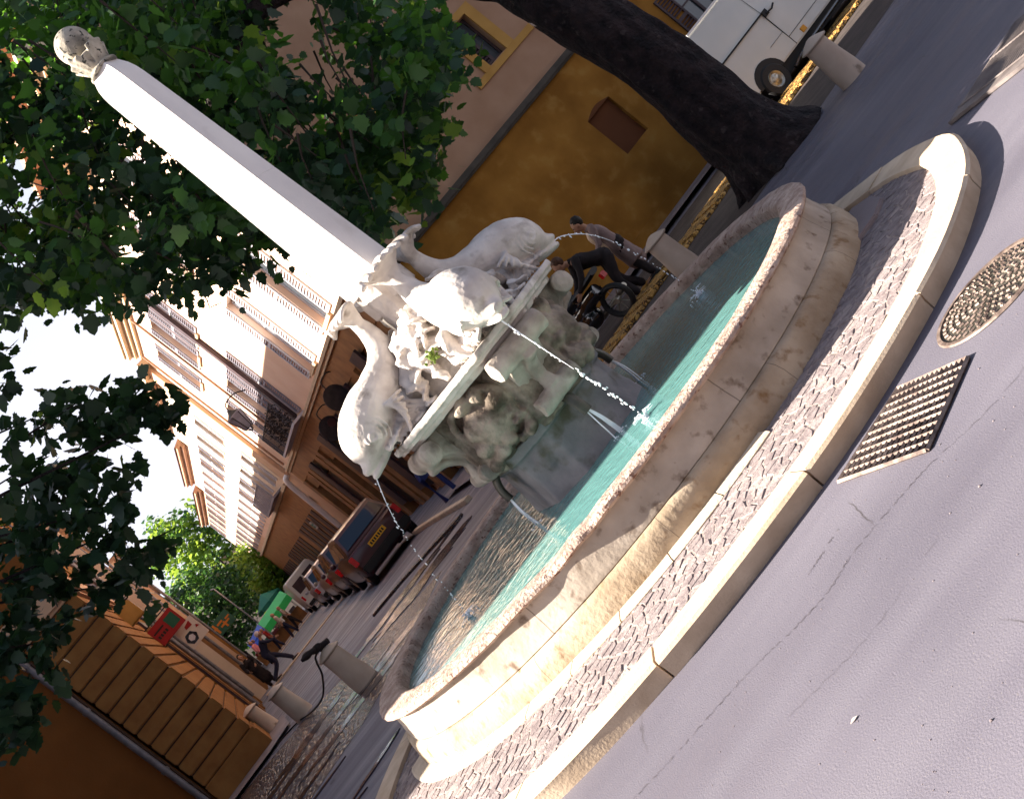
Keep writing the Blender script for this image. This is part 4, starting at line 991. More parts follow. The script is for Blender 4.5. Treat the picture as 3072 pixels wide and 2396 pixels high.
# dormer on the shuttered house roof end seen against the sky
# wall lantern, hanging signs on the right row
ln = thing("wall_lantern", "dark iron wall lantern hanging above the planted balcony", "lantern", SP(5.55, 35.9, 5.35), TH)
b = MB(); b.prism([(.30 * math.cos(math.pi * k / 3), .30 * math.sin(math.pi * k / 3)) for k in range(6)], .55, .60)
n0 = len(b.v); P0 = [(.27 * math.cos(math.pi * k / 3), .27 * math.sin(math.pi * k / 3), .55) for k in range(6)]; P1 = [(.15 * math.cos(math.pi * k / 3), .15 * math.sin(math.pi * k / 3), 0) for k in range(6)]
b.add(P0 + P1, [(k, (k + 1) % 6, 6 + (k + 1) % 6, 6 + k) for k in range(6)] + [tuple(range(6, 12))]); b.build("glass_body", "shutterd", ln)
b = MB()
for k in range(6): b.tube([P0[k], P1[k]], .018, 4); b.tube([P1[k], (0, 0, -.14)], .012, 4)
b.revolve([(.28, .6), (.12, .72), (.05, .80), (0, .82)], 6); b.tube(cat_rom([(0, 0, .8), (.1, 0, 1.0), (.5, 0, 1.02), (.86, 0, .8)], 5), .022, 6); b.build("frame", "black", ln)
def oval_sign(p, s, z, w_, h_, lab, m="blackcloth", red=True):
    t = thing("hanging_sign", lab, "sign", SP(p, s, z), TH)
    b = MB(); b.extr([(w_ * math.cos(2 * math.pi * k / 20), h_ * math.sin(2 * math.pi * k / 20)) for k in range(20)], 'y', -.04, .04); b.build("board", m, t)
    b = MB(); b.tube(cat_rom([(0, 0, h_), (.05, 0, h_ + .18), (.3, 0, h_ + .22), (6.41 - p, 0, h_ + .12)], 5), .018, 6); b.build("bracket", "black", t)
    if red:
        b = MB(); b.extr([(w_ * .35 + .12 * math.cos(2 * math.pi * k / 12), h_ * .3 + .12 * math.sin(2 * math.pi * k / 12)) for k in range(12)], 'y', -.048, -.041); b.build("badge", "maroon", t)
oval_sign(5.95, 26.9, 3.30, .30, .34, "dark oval shop sign on a curled bracket high beside the left dolphin's tail", red=False)
oval_sign(5.95, 30.2, 3.10, .32, .36, "black oval shop sign with a red badge beside the left dolphin's head")
for i, (s_, z_, lab) in enumerate(((46.2, 2.8, "small white and black wall sign beside the sunlit drainpipe"), (51.5, 2.1, "small pale framed sign low on the far shop wall"))):
    t = thing("wall_sign", lab, "sign", SP(6.30, s_, z_), TH - math.pi / 2)
    b = MB(); b.box(-.38, .38, -.04, 0, -.22, .22); b.build("board", "signwhite", t)
    b = MB(); b.box(-.30, -.05, -.046, -.041, -.14, .14); b.box(.02, .30, -.046, -.041, .02, .10); b.box(.02, .22, -.046, -.041, -.12, -.04); b.build("marks", "darkwood" if i == 0 else "teal", t)

# --- left hand corner house with the rusticated corner
LB = thing("corner_house", "brown corner house with a grooved rusticated corner pier and grey downpipe at the left", "house", SP(-.81, 22.12), TH)
b = MB(); b.box(-3.9, -1.30, .05, 9, 0, 8.5); b.box(-1.30, -.02, .10, 9, 4.6, 8.5); b.build("wall", "leftwall", LB)
b = MB(); z = .50; rows = 13; rh = (4.45 - .50) / rows
for i in range(rows):
    z0 = .50 + i * rh
    b.box(-1.26, 0, 0, 9.0, z0 + .013, z0 + rh - .013)
b.build("rusticated_pier", "rust", LB, bevel=.022)
b = MB(); b.box(-1.24, -.03, .03, 8.97, .5, 4.45); b.build("grooves", "groove", LB)
b = MB(); b.box(-1.28, .04, -.04, 9.04, 0, .44); b.box(-1.27, .02, -.02, 9.02, .44, .50); b.build("pier_base", "rust", LB, bevel=.01)
b = MB(); b.box(-1.30, .06, -.06, 9.06, 4.45, 4.52); b.box(-1.33, .12, -.12, 9.12, 4.52, 4.62); b.box(-3.9, -1.33, -.08, .05, 4.62, 4.98); b.box(-1.33, .10, -.10, 9.1, 4.62, 4.98); b.build("cornice_band", "tan", LB)
b = MB(); b.tube([(-1.42, -.03, 8.3), (-1.42, -.03, .25)], .062, 12)
for z in (1.2, 2.9, 4.2): b.tube([(-1.42, -.03, z), (-1.42, -.03, z + .07)], .078, 12)
b.build("downpipe", "zinc", LB, smooth=True)
b = MB(); b.tube([(-1.34, .0, 4.6), (-1.34, .0, .3)], .03, 8); b.build("cable_conduit", "groove", LB)
b = MB(); b.box(-4.0, .3, -.3, 9.3, 8.5, 8.65); b.build("eaves", "ledge", LB)
gu = MB(); gu.tube([(-3.8, -.10, 4.97), (-1.42, -.06, 5.05)], .05, 8); gu.build("cable_tray", "zinc", LB)

# --- left row beyond the corner
X3 = lambda s, s0: s - s0
LH = [(31.2, 44.0, -.80, 10.0, "ochre", "dim ochre house with shop signs, just beyond the rusticated corner house"),
      (44.0, 58.0, -.30, 9.5, "facade2", "pale stone fronted house beyond the shop signs on the left of the street"),
      (58.0, 95.0, .10, 8.5, "tan", "last house on the left before the trees closing the street")]
for s0, s1, p_, hh, wm_, lab in LH:
    T = thing("terraced_house", lab, "house", SP(p_, s0), TH + math.pi / 2)
    # local x along the street away from viewer, local y = -D2 : wall faces -y = street
    hs_ = []; nb_ = max(2, int((s1 - s0) / 3.2))
    for i in range(nb_):
        x = (i + .5) * (s1 - s0) / nb_
        for a, c in ((4.3, 6.0), (6.9, 8.2)): hs_.append((x - .5, x + .5, a, c))
    b = MB(); wall_holes(b, 0.003, s1 - s0, 3.6, hh, hs_, 0, .2); b.build("wall", wm_, T)
    b = MB(); b.box(.006, s1 - s0 - .006, .23, 8, -2, hh); b.box(0, .005, 0.001, 8, -2, hh); b.build("house_body", wm_, T)
    for h in hs_: window(T, *h, 0, .2, shutters="shutterd", sill=False)
    b = MB()
    for i in range(int((s1 - s0) / 1.7)):
        x = .2 + i * 1.7; b.box(x, x + .5, -.10 - .03 * (i % 3), .22, -2, 3.3)
    b.box(0, s1 - s0, -.12, .22, 3.0, 3.6); b.build("shopfront", "shopwood" if s0 < 58 else "rust", T)
    b = MB(); b.box(.01, s1 - s0, .12, .2, -2, 3.0); b.build("shop_glass", "glass", T)
    for x in (.4, 7.0): b = MB(); b.tube([(x, -.18, 8.5), (x, -.18, .2)], .055, 8); b.build("downpipe", "zinc", T)
    b = MB(); b.box(0, s1 - s0, -.35, .2, hh, hh + .2); b.build("eaves", "tile", T)
    if s0 < 40: b = MB(); b.box(.02, 4.2, -.06, -.001, .1, 3.9); b.build("shop_opening_shade", "darkwood", T)  # proud dark panel paints the shade inside the shop opening
# projecting signs on the left row
sg = thing("projecting_sign", "red shop sign box with a green panel, hanging from an iron bar", "sign", SP(-.42, 29.9, 3.2), TH)
b = MB(); b.box(-.39, .39, -.07, .07, -.27, .26); b.build("box", "red", sg, bevel=.01)
b = MB(); b.box(.06, .33, -.078, -.071, -.16, .16); b.build("green_panel", "darkgreen", sg)
b = MB(); b.box(-.34, -.02, -.078, -.071, .06, .10)
for i in range(4): b.box(-.32 + .08 * i, -.27 + .08 * i, -.079, -.0785, -.10, -.02)
b.build("lettering", "hair", sg)
b = MB(); b.tube([(-.55, 0, .33), (.42, 0, .33)], .016, 6); b.tube([(-.55, 0, -.30), (-.30, 0, -.30)], .016, 6); b.build("bracket", "black", sg)
sg = thing("hexagon_sign", "white board with a black hexagon emblem and red marks, hanging beneath the red sign", "sign", SP(-.17, 30.2, 2.66), TH)
b = MB(); b.box(-.30, .28, -.05, .05, -.32, .30); b.build("board", "signwhite", sg, bevel=.008)
b = MB(); b.extr([(-.10 + .17 * math.cos(math.pi * k / 3), -.10 + .17 * math.sin(math.pi * k / 3)) for k in range(6)], 'y', -.058, -.051); b.build("hexagon", "blackgloss", sg)
b = MB(); b.extr([(-.10 + .09 * math.cos(math.pi * k / 3 + .5), -.10 + .09 * math.sin(math.pi * k / 3 + .5)) for k in range(6)], 'y', -.064, -.059); b.build("emblem", "shutter", sg)
b = MB(); b.extr([(-.05, .12), (.14, .10), (.16, .24), (-.02, .20)], 'y', -.058, -.051); b.extr([(.14, -.02), (.24, -.04), (.2, .05)], 'y', -.058, -.051); b.build("red_marks", "red", sg)
sg = thing("box_sign", "small amber lantern-shaped box sign on the ochre wall, left of the red sign", "sign", SP(-.62, 27.5, 3.9), TH)
b = MB(); b.prism([(-.25, -.2), (.2, -.2), (.2, .2), (-.25, .2)], -.25, .22); b.build("box", "sill", sg, bevel=.02)
b = MB(); b.tube([(-.3, 0, .25), (.25, 0, .25)], .02, 6); b.build("bracket", "black", sg)

# --- unseen blocks added left of the square, sized to shade the fountain's far half
OB = thing("shade_house", "unseen house blocks added left of the square to cast shade", "house", (-10.0, .12, 0), 0)
b = MB(); b.box(-9, 0, 0, 1.1, 0, 7.1); b.box(-11, -2, 1.42, 10.95, 0, 12.7); b.build("wall", "ochre", OB)
rf = MB(); rf.box(-11, -1.97, 1.40, 10.97, 12.7, 12.9); rf.box(-9, .03, 0, 1.08, 7.1, 7.2); rf.build("roof", "tile", OB)
# end of the street
EH = thing("end_house", "beige house with a blue shutter closing the far end of the street behind the trees", "house", SP(3.2, 118), TH)
b = MB(); b.box(-9, 12, 0, 8, -3, 7.5); b.build("wall", "facade2", EH)
b = MB(); b.box(-.6, .5, -.05, -.002, .6, 2.0); b.build("shutter", "silver", EH)
b = MB(); b.box(-9.3, 12.3, -.4, 8.3, 7.5, 7.8); b.build("eaves", "tile", EH)

for nm, lab, lo, rz, w_ in (("haze_block_house", "unseen grey plastered house added behind the viewer to cut the haze light", (-24, -17.5, 0), 0, 48), ("haze_block_house", "unseen tall plastered house added right of the square to cut the haze light", (17.5, -17, 0), math.pi / 2, 17)):  # unseen houses added to hold back horizon haze from the fountain
    T = thing(nm, lab, "house", lo, rz)
    b = MB(); b.box(0, w_, -8, 0, 0, 10.5); b.build("wall", "dimwall", T)
    b = MB(); b.box(-.3, w_ + .3, -8.3, .4, 10.5, 10.8); b.build("eaves", "tile", T)
    for i in range(int(w_ / 4)):
        for z in (1.2, 4.6, 7.6):
            b = MB(); b.box(1.5 + 4 * i, 2.6 + 4 * i, -.002, .05, z, z + 1.9); b.build("shutter", "shutterd", T)

# ------------------------------------------------------------------ vehicles (local x across, y along, z up; rear of the body at y=0 facing -y)
def wheel(parent, x, y, r=.29, w_=.18, side=-1):
    b = MB(); pr = [(r * .55, -w_ / 2), (r * .9, -w_ / 2), (r, -w_ / 2 + .03), (r, w_ / 2 - .03), (r * .9, w_ / 2), (r * .55, w_ / 2)]
    n = 28; o = 0
    for i in range(n):
        a = 2 * math.pi * i / n
        for rr_, xx in pr: b.v.append((x + xx, y + rr_ * math.cos(a), r + rr_ * math.sin(a)))
    P = len(pr)
    for i in range(n):
        j = (i + 1) % n
        for k in range(P - 1): b.f.append((i * P + k, j * P + k, j * P + k + 1, i * P + k + 1))
    t = b.build("wheel", "black", parent, smooth=True)
    h = MB(); xs_ = x + side * (w_ / 2 - .02)
    for i, (rr_, dx) in enumerate(((.55, 0), (.50, .02), (.36, -.01), (.30, .0), (.16, .02), (.14, .035), (.0, .04))):
        for k in range(n): a = 2 * math.pi * k / n; h.v.append((xs_ + side * dx, y + r * rr_ * math.cos(a), r + r * rr_ * math.sin(a)))
    for i in range(6):
        for k in range(n): h.f.append((i * n + k, i * n + (k + 1) % n, (i + 1) * n + (k + 1) % n, (i + 1) * n + k))
    for k in range(5):
        a = 2 * math.pi * k / 5; h.ball((xs_ + side * .03, y + r * .25 * math.cos(a), r + r * .25 * math.sin(a)), .012, 6, 4)
    h.build("rim", "chrome", t, smooth=True)
def loft(st, n=None):
    """stations: (y, [(halfwidth, z)...]) symmetrical body shell"""
    b = MB(); P = len(st[0][1]); per = 2 * P
    for y, pr in st:
        for w_, z in pr: b.v.append((-w_, y, z))
        for w_, z in reversed(pr): b.v.append((w_, y, z))
    for i in range(len(st) - 1):
        for k in range(per): b.f.append((i * per + k, i * per + (k + 1) % per, (i + 1) * per + (k + 1) % per, (i + 1) * per + k))
    b.f.append(tuple(range(per))); b.f.append(tuple((len(st) - 1) * per + k for k in reversed(range(per))))
    return b
def hatchback(label, paint, loc, rz, W=.78, H=1.36, L=3.7, group=None, lampz=.72, plate=True, name="parked_car", glow=False):
    t = thing(name, label, "car", loc, rz, group)
    def sec(w_, z0, zb, zs): return [(w_ * .90, z0), (w_, z0 + .10), (w_ * 1.0, zs), (w_ * .96, zb)]
    st = [(0, sec(W * .93, .30, .80, .60)), (.05, sec(W * .97, .25, .86, .62)), (.35, sec(W, .20, .90, .62)), (1.2, sec(W, .18, .90, .62)), (2.4, sec(W, .18, .88, .62)), (3.0, sec(W * .98, .20, .84, .6)), (3.55, sec(W * .93, .22, .72, .55)), (L, sec(W * .86, .30, .60, .48))]
    loft(st).build("body", paint, t, smooth=True, bevel=.012)
    cs = [(.10, [(W * .94, .80), (W * .90, .92)]), (.16, [(W * .95, .84), (W * .86, .98)]), (.42, [(W * .96, .86), (W * .74, H - .03)]), (.60, [(W * .96, .86), (W * .74, H)]), (1.7, [(W * .96, .86), (W * .75, H + .01)]), (2.05, [(W * .96, .86), (W * .73, H - .02)]), (2.75, [(W * .95, .84), (W * .84, .90)])]
    loft(cs).build("cabin", paint, t, smooth=True, bevel=.01)
    def q(nm, pts, m, par=t): b = MB(); b.add(pts, [tuple(range(len(pts)))]); return b.build(nm, m, par)
    # rear glass, slightly proud of the hatch
    q("rear_window", [(-W * .80, .118, .975), (W * .80, .118, .975), (W * .68, .37, H - .10), (-W * .68, .37, H - .10)], "carglass")
    q("windscreen", [(-W * .72, 2.10, H - .06), (W * .72, 2.10, H - .06), (W * .82, 2.72, .93), (-W * .82, 2.72, .93)], "carglass")
    for sg_ in (-1, 1):
        zt, zb = H - .10, .93
        for y0, y1 in ((.62, 1.25), (1.32, 2.05)):
            fx = lambda z, o_=.008: sg_ * (W * .96 + (W * .745 - W * .96) * ((z - .86) / (H - .86)) + o_)
            ex = .18 if y0 < 1 else 0; fx_ = .35 if y1 > 2 else 0
            q("side_window", [(fx(zb), y0 - ex, zb), (fx(zb), y1 + fx_, zb), (fx(zt), y1, zt), (fx(zt), y0, zt)], "carglass")
        b = MB(); b.box(sg_ * W * .93 - .07, sg_ * W * .93 + .05, -.012, .06, lampz - .12, lampz + .12); b.build("tail_lamp", "redlamp", t, bevel=.01)
        wheel(t, sg_ * (W - .09), .62, side=sg_); wheel(t, sg_ * (W - .09), 3.0, side=sg_)
        b = MB(); b.ball((sg_ * (W + .08), 2.15, .95), .07, 8, 6, (1, .8, 1)); b.build("mirror", paint, t, smooth=True)
    b = MB(); b.box(-W * .95, W * .95, -.09, .06, .30, .50); b.build("bumper", "black", t, bevel=.03)
    if plate:
        b = MB(); b.box(-.26, .26, -.026, -.008, .62, .74); b.build("number_plate", "plateY", t)
        b = MB()
        for i in range(7): b.box(-.22 + .065 * i, -.18 + .065 * i, -.029, -.0265, .645, .715)
        b.build("plate_characters", "black", t)
    return t
CG = "cars parked along the right side of the street"
hatchback("dark maroon hatchback with a yellow number plate, nearest car parked in the street", "maroon", SP(3.74, 25.4, gz(25.4)), TH, W=.80, H=1.38, group=CG)
hatchback("dark hatchback with blue reflecting windows, second of the parked cars behind the maroon one", "plum", SP(3.95, 31.2, gz(31.2)), TH, W=.78, H=1.42, group=CG)
hatchback("beige hatchback with a red tail lamp, parked between the dark car and the white van", "beige", SP(4.1, 36.2, gz(36.2)), TH, W=.80, H=1.40, group=CG)
hatchback("silver car half hidden behind the beige hatchback", "silver", SP(4.25, 43.5, gz(43.5)), TH, W=.80, H=1.42, group=CG)
# far white van
wv = thing("delivery_van", "white delivery van with two rear windows, parked behind the row of cars", "van", SP(4.75, 57.5, gz(57.5)), TH, CG)
W_ = .88
loft([(0, [(W_ * .95, .35), (W_, .5), (W_, 1.2), (W_ * .93, 1.80), (W_ * .78, 1.95)]), (.08, [(W_ * .98, .3), (W_ * 1.02, .5), (W_ * 1.02, 1.2), (W_ * .95, 1.86), (W_ * .8, 2.02)]), (3.2, [(W_ * .98, .3), (W_ * 1.02, .5), (W_ * 1.02, 1.2), (W_ * .95, 1.86), (W_ * .8, 2.02)]), (3.8, [(W_ * .98, .3), (W_, .5), (W_, 1.1), (W_ * .98, 1.15), (W_ * .9, 1.2)]), (4.3, [(W_ * .9, .4), (W_ * .92, .5), (W_ * .92, .8), (W_ * .9, .85), (W_ * .85, .9)])]).build("body", "vanwhite", wv, smooth=True, bevel=.02)
for x0, x1 in ((-.72, -.05), (.05, .72)):
    b = MB(); b.add([(x0, -.012, 1.12), (x1, -.012, 1.12), (x1 * .94, -.012, 1.68), (x0 * .94, -.012, 1.68)], [(0, 1, 2, 3)]); b.build("rear_window", "darkwood", wv)
for sg_ in (-1, 1):
    b = MB(); b.box(sg_ * .80 - .05, sg_ * .80 + .05, -.02, .03, .72, 1.0); b.build("tail_lamp", "redlamp", wv)
    wheel(wv, sg_ * .8, .8, .31, .2, sg_); wheel(wv, sg_ * .8, 3.4, .31, .2, sg_)
b = MB(); b.box(-.85, .85, -.1, .05, .35, .52); b.build("bumper", "black", wv, bevel=.02)
# white van at the right, seen from its side (rear to the left)
vn = thing("white_van", "white panel van parked behind the tree trunk in front of the ochre house", "van", SP(12.22, 16.75), TH)
b = MB()
H_ = 1.93; Lv = 4.6
prof = [(0, .42), (.04, .36), (4.45, .36), (4.6, .5), (4.58, .9), (4.2, 1.12), (3.75, 1.18), (3.2, H_ - .05), (3.05, H_), (.10, H_), (.02, H_ - .1), (0, 1.2)]
n = len(prof)
for yy, ins in ((0, 0), ):
    pass
V = []; F = []
lay = [(0.0, .0), (.02, .018), (1.58, .018), (1.60, 0)]
def tuck(z): return 0 if z < 1.0 else (z - 1.0) * .09
for k, (y0) in enumerate((0.0, 1.62)):
    for x, z in prof: V.append((x, (y0 + tuck(z)) if k == 0 else (y0 - tuck(z)), z))
F = [tuple(range(n)), tuple(reversed(range(n, 2 * n)))] + [(i, (i + 1) % n, n + (i + 1) % n, n + i) for i in range(n)]
b.add(V, F); b.build("body", "vanwhite", vn, bevel=.03)
b = MB(); b.box(.12, 3.0, .07, .10, H_ - .005, H_ + .035); b.box(.12, 3.0, 1.5, 1.53, H_ - .005, H_ + .035); b.build("roof_gutter", "whitepaint", vn)
b = MB(); b.box(.05, 1.37, -.012, .02, 1.165, 1.195); b.build("door_rail", "black", vn)
b = MB(); b.box(1.35, 1.47, -.035, -.002, 1.08, 1.20); b.tube([(1.41, -.04, 1.12), (1.55, -.05, 1.10), (1.65, -.05, 1.14)], .018, 6); b.build("door_handle", "black", vn)
b = MB(); b.box(1.355, 1.367, -.004, .01, .38, 1.14)
b.add([(1.356, -.003, 1.15), (1.366, -.003, 1.15), (1.366, tuck(1.86) - .003, 1.86), (1.356, tuck(1.86) - .003, 1.86)], [(0, 1, 2, 3)])
b.box(.95, 1.35, -.004, .004, .70, .706); b.box(1.37, 4.4, -.004, .004, .56, .57)
b.build("door_seams", "black", vn)
for x in (.52, 3.4):
    b = MB(); b.extr([(x + .37 * math.cos(math.pi * k / 12), .36 + .34 * math.sin(math.pi * k / 12)) for k in range(13)], 'y', -.006, .3); b.build("wheel_arch", "black", vn)
def wheel_x(parent, x, y, r=.30, w_=.19):
    t = thing_child("wheel", parent, (x, y, 0))
def thing_child(n_, parent, loc): pass
for x in (.52, 3.4):
    for y, sd in ((.06, -1), (1.56, 1)):
        tmp = MB(); n = 28
        pr = [(.16, -.09), (.27, -.09), (.30, -.06), (.30, .06), (.27, .09), (.16, .09)]
        for i in range(n):
            a = 2 * math.pi * i / n
            for rr_, yy in pr: tmp.v.append((x + rr_ * math.cos(a), y + yy, .30 + rr_ * math.sin(a)))
        for i in range(n):
            j = (i + 1) % n
            for k in range(5): tmp.f.append((i * 6 + k, j * 6 + k, j * 6 + k + 1, i * 6 + k + 1))
        wo_ = tmp.build("wheel", "black", vn, smooth=True)
        h = MB()
        for i, (rr_, dy) in enumerate(((.165, 0), (.15, .02), (.11, -.005), (.09, 0), (.05, .02), (.0, .03))):
            for k in range(n): a = 2 * math.pi * k / n; h.v.append((x + rr_ * math.cos(a), y + sd * (.075 + dy), .30 + rr_ * math.sin(a)))
        for i in range(5):
            for k in range(n): h.f.append((i * n + k, i * n + (k + 1) % n, (i + 1) * n + (k + 1) % n, (i + 1) * n + k))
        for k in range(6): a = 2 * math.pi * k / 6; h.ball((x + .075 * math.cos(a), y + sd * .095, .30 + .075 * math.sin(a)), .012, 6, 4)
        h.build("hub", "chrome", wo_, smooth=True)
b = MB(); b.box(4.4, 4.68, .05, 1.55, .34, .50); b.build("bumper", "black", vn, bevel=.02)
b = MB(); b.box(.0, 4.4, .12, 1.5, .16, .36); b.build("underbody", "black", vn)
b = MB(); b.box(1.62, 1.74, -.02, .01, .40, .50); b.build("side_marker", "amber", vn, bevel=.006)
b = MB(); b.tube(cat_rom([(.95, -.03, .16), (1.3, -.06, .22), (1.8, -.05, .24), (2.6, -.03, .26)], 5), .035, 8); b.build("side_bar", "blackgloss", vn)
b = MB(); b.add([(3.78, .02, 1.20), (3.0, .02, 1.20), (3.0, .075, 1.78), (3.25, .075, 1.78)], [(0, 1, 2, 3)]); b.build("side_window", "carglass", vn)

# ------------------------------------------------------------------ scooter beside the two people
sc_ = thing("motorbike", "black glossy motorbike standing behind the fountain pedestal", "motorbike", (1.62, 9.15, 0), TH + .5)
b = MB()
def mwheel(b, y, r=.29):
    n = 24; b.tube([(0, y + r * .86 * math.cos(2 * math.pi * k / n), r + r * .86 * math.sin(2 * math.pi * k / n)) for k in range(n + 1)], .048, 8, cap=False, up=(1, 0, 0))
for y in (-.58, .62):
    w2 = MB(); mwheel(w2, y); ow = w2.build("wheel", "black", sc_, smooth=True)
    h2 = MB(); h2.tube([(-.05, y, .29), (.05, y, .29)], .05, 10)
    for k in range(8): a = k * math.pi / 4; h2.tube([(0, y, .29), (0, y + .22 * math.cos(a), .29 + .22 * math.sin(a))], .008, 4)
    h2.build("hub", "chrome", ow)
b.tube(cat_rom([(0, -.50, .62), (0, -.2, .60), (0, .1, .52), (0, .30, .62), (0, .42, .86)], 5), [(.12, .13)] * 8 + [(.14, .15)] * 6 + [(.10, .12)] * 8, 12)
b.ball((0, .12, .80), .16, 14, 10, (1, 1.6, .9)); b.ball((0, .0, .38), .17, 12, 8, (1, 1.3, 1)); b.build("body", "blackgloss", sc_, remesh=.02, smooth_it=2)
b = MB(); b.tube(cat_rom([(0, -.72, .86), (0, -.4, .82), (0, -.1, .80)], 4), [(.13, .05)], 10); b.build("seat", "black", sc_, smooth=True)
b = MB(); b.tube([(0, .62, .29), (0, .48, .70), (0, .42, .98)], .03, 8); b.build("fork", "chrome", sc_)
b = MB(); b.tube(cat_rom([(-.34, .30, 1.02), (-.15, .40, 1.03), (.15, .40, 1.03), (.34, .30, 1.02)], 4), .016, 6)
b.build("handlebar", "black", sc_)
for x in (-.36, .36):
    b = MB(); b.tube([(x * .8, .36, 1.02), (x, .38, 1.2)], .008, 4); b.ball((x, .38, 1.22), .05, 8, 6, (1.2, .4, .8)); b.build("mirror", "blackgloss", sc_)
b = MB(); b.ball((0, .50, .90), .09, 12, 8, (1, .8, 1)); b.build("headlight", "glass", sc_, smooth=True)
b = MB(); b.box(-.07, .07, -.80, -.74, .66, .76); b.build("tail_lamp", "redlamp", sc_, bevel=.01)
b = MB(); b.tube([(.16, .0, .24), (.18, -.45, .30), (.18, -.75, .36)], [.03, .045, .045], 10); b.build("exhaust", "chrome", sc_, smooth=True)

# ------------------------------------------------------------------ people
def limb(b, pts, rads, n=12):
    pts = [Vector(p) for p in pts]; cr = cat_rom(pts, 4); m_ = len(cr); rr = []
    for i in range(m_):
        u = i / 4; k = min(int(u), len(rads) - 2); f = u - k
        a, c = rads[k], rads[k + 1]
        a = a if isinstance(a, tuple) else (a, a); c = c if isinstance(c, tuple) else (c, c)
        rr.append((a[0] + (c[0] - a[0]) * f, a[1] + (c[1] - a[1]) * f))
    b.tube(cr, rr, n, up=(0, 1, .01)); b.ball(pts[0], min(rr[0]), 10, 6); b.ball(pts[-1], min(rr[-1]), 10, 6)
def hand(b, wrist, d, sgn):
    wrist = Vector(wrist); d = Vector(d).normalized(); sd_ = d.cross(Vector((1, 0, 0.02))).normalized()
    b.tube([wrist, wrist + d * .05, wrist + d * .09], [(.022, .030), (.018, .040), (.014, .038)], 8)
    for j in range(4):
        base = wrist + d * .085 + sd_ * (-.030 + .020 * j); L = (.065, .078, .072, .055)[j]; cv = Vector((sgn * .014, 0, 0))
        b.tube([base, base + d * L * .5 + cv, base + d * L * .85 + cv * 2.4], [.0095, .0085, .007], 6)
    tb = wrist + d * .03 + sd_ * -.034; b.tube([tb, tb + (d * .6 - sd_ * .7).normalized() * .03, tb + (d * .9 - sd_ * .4).normalized() * .058], [.011, .010, .008], 6)
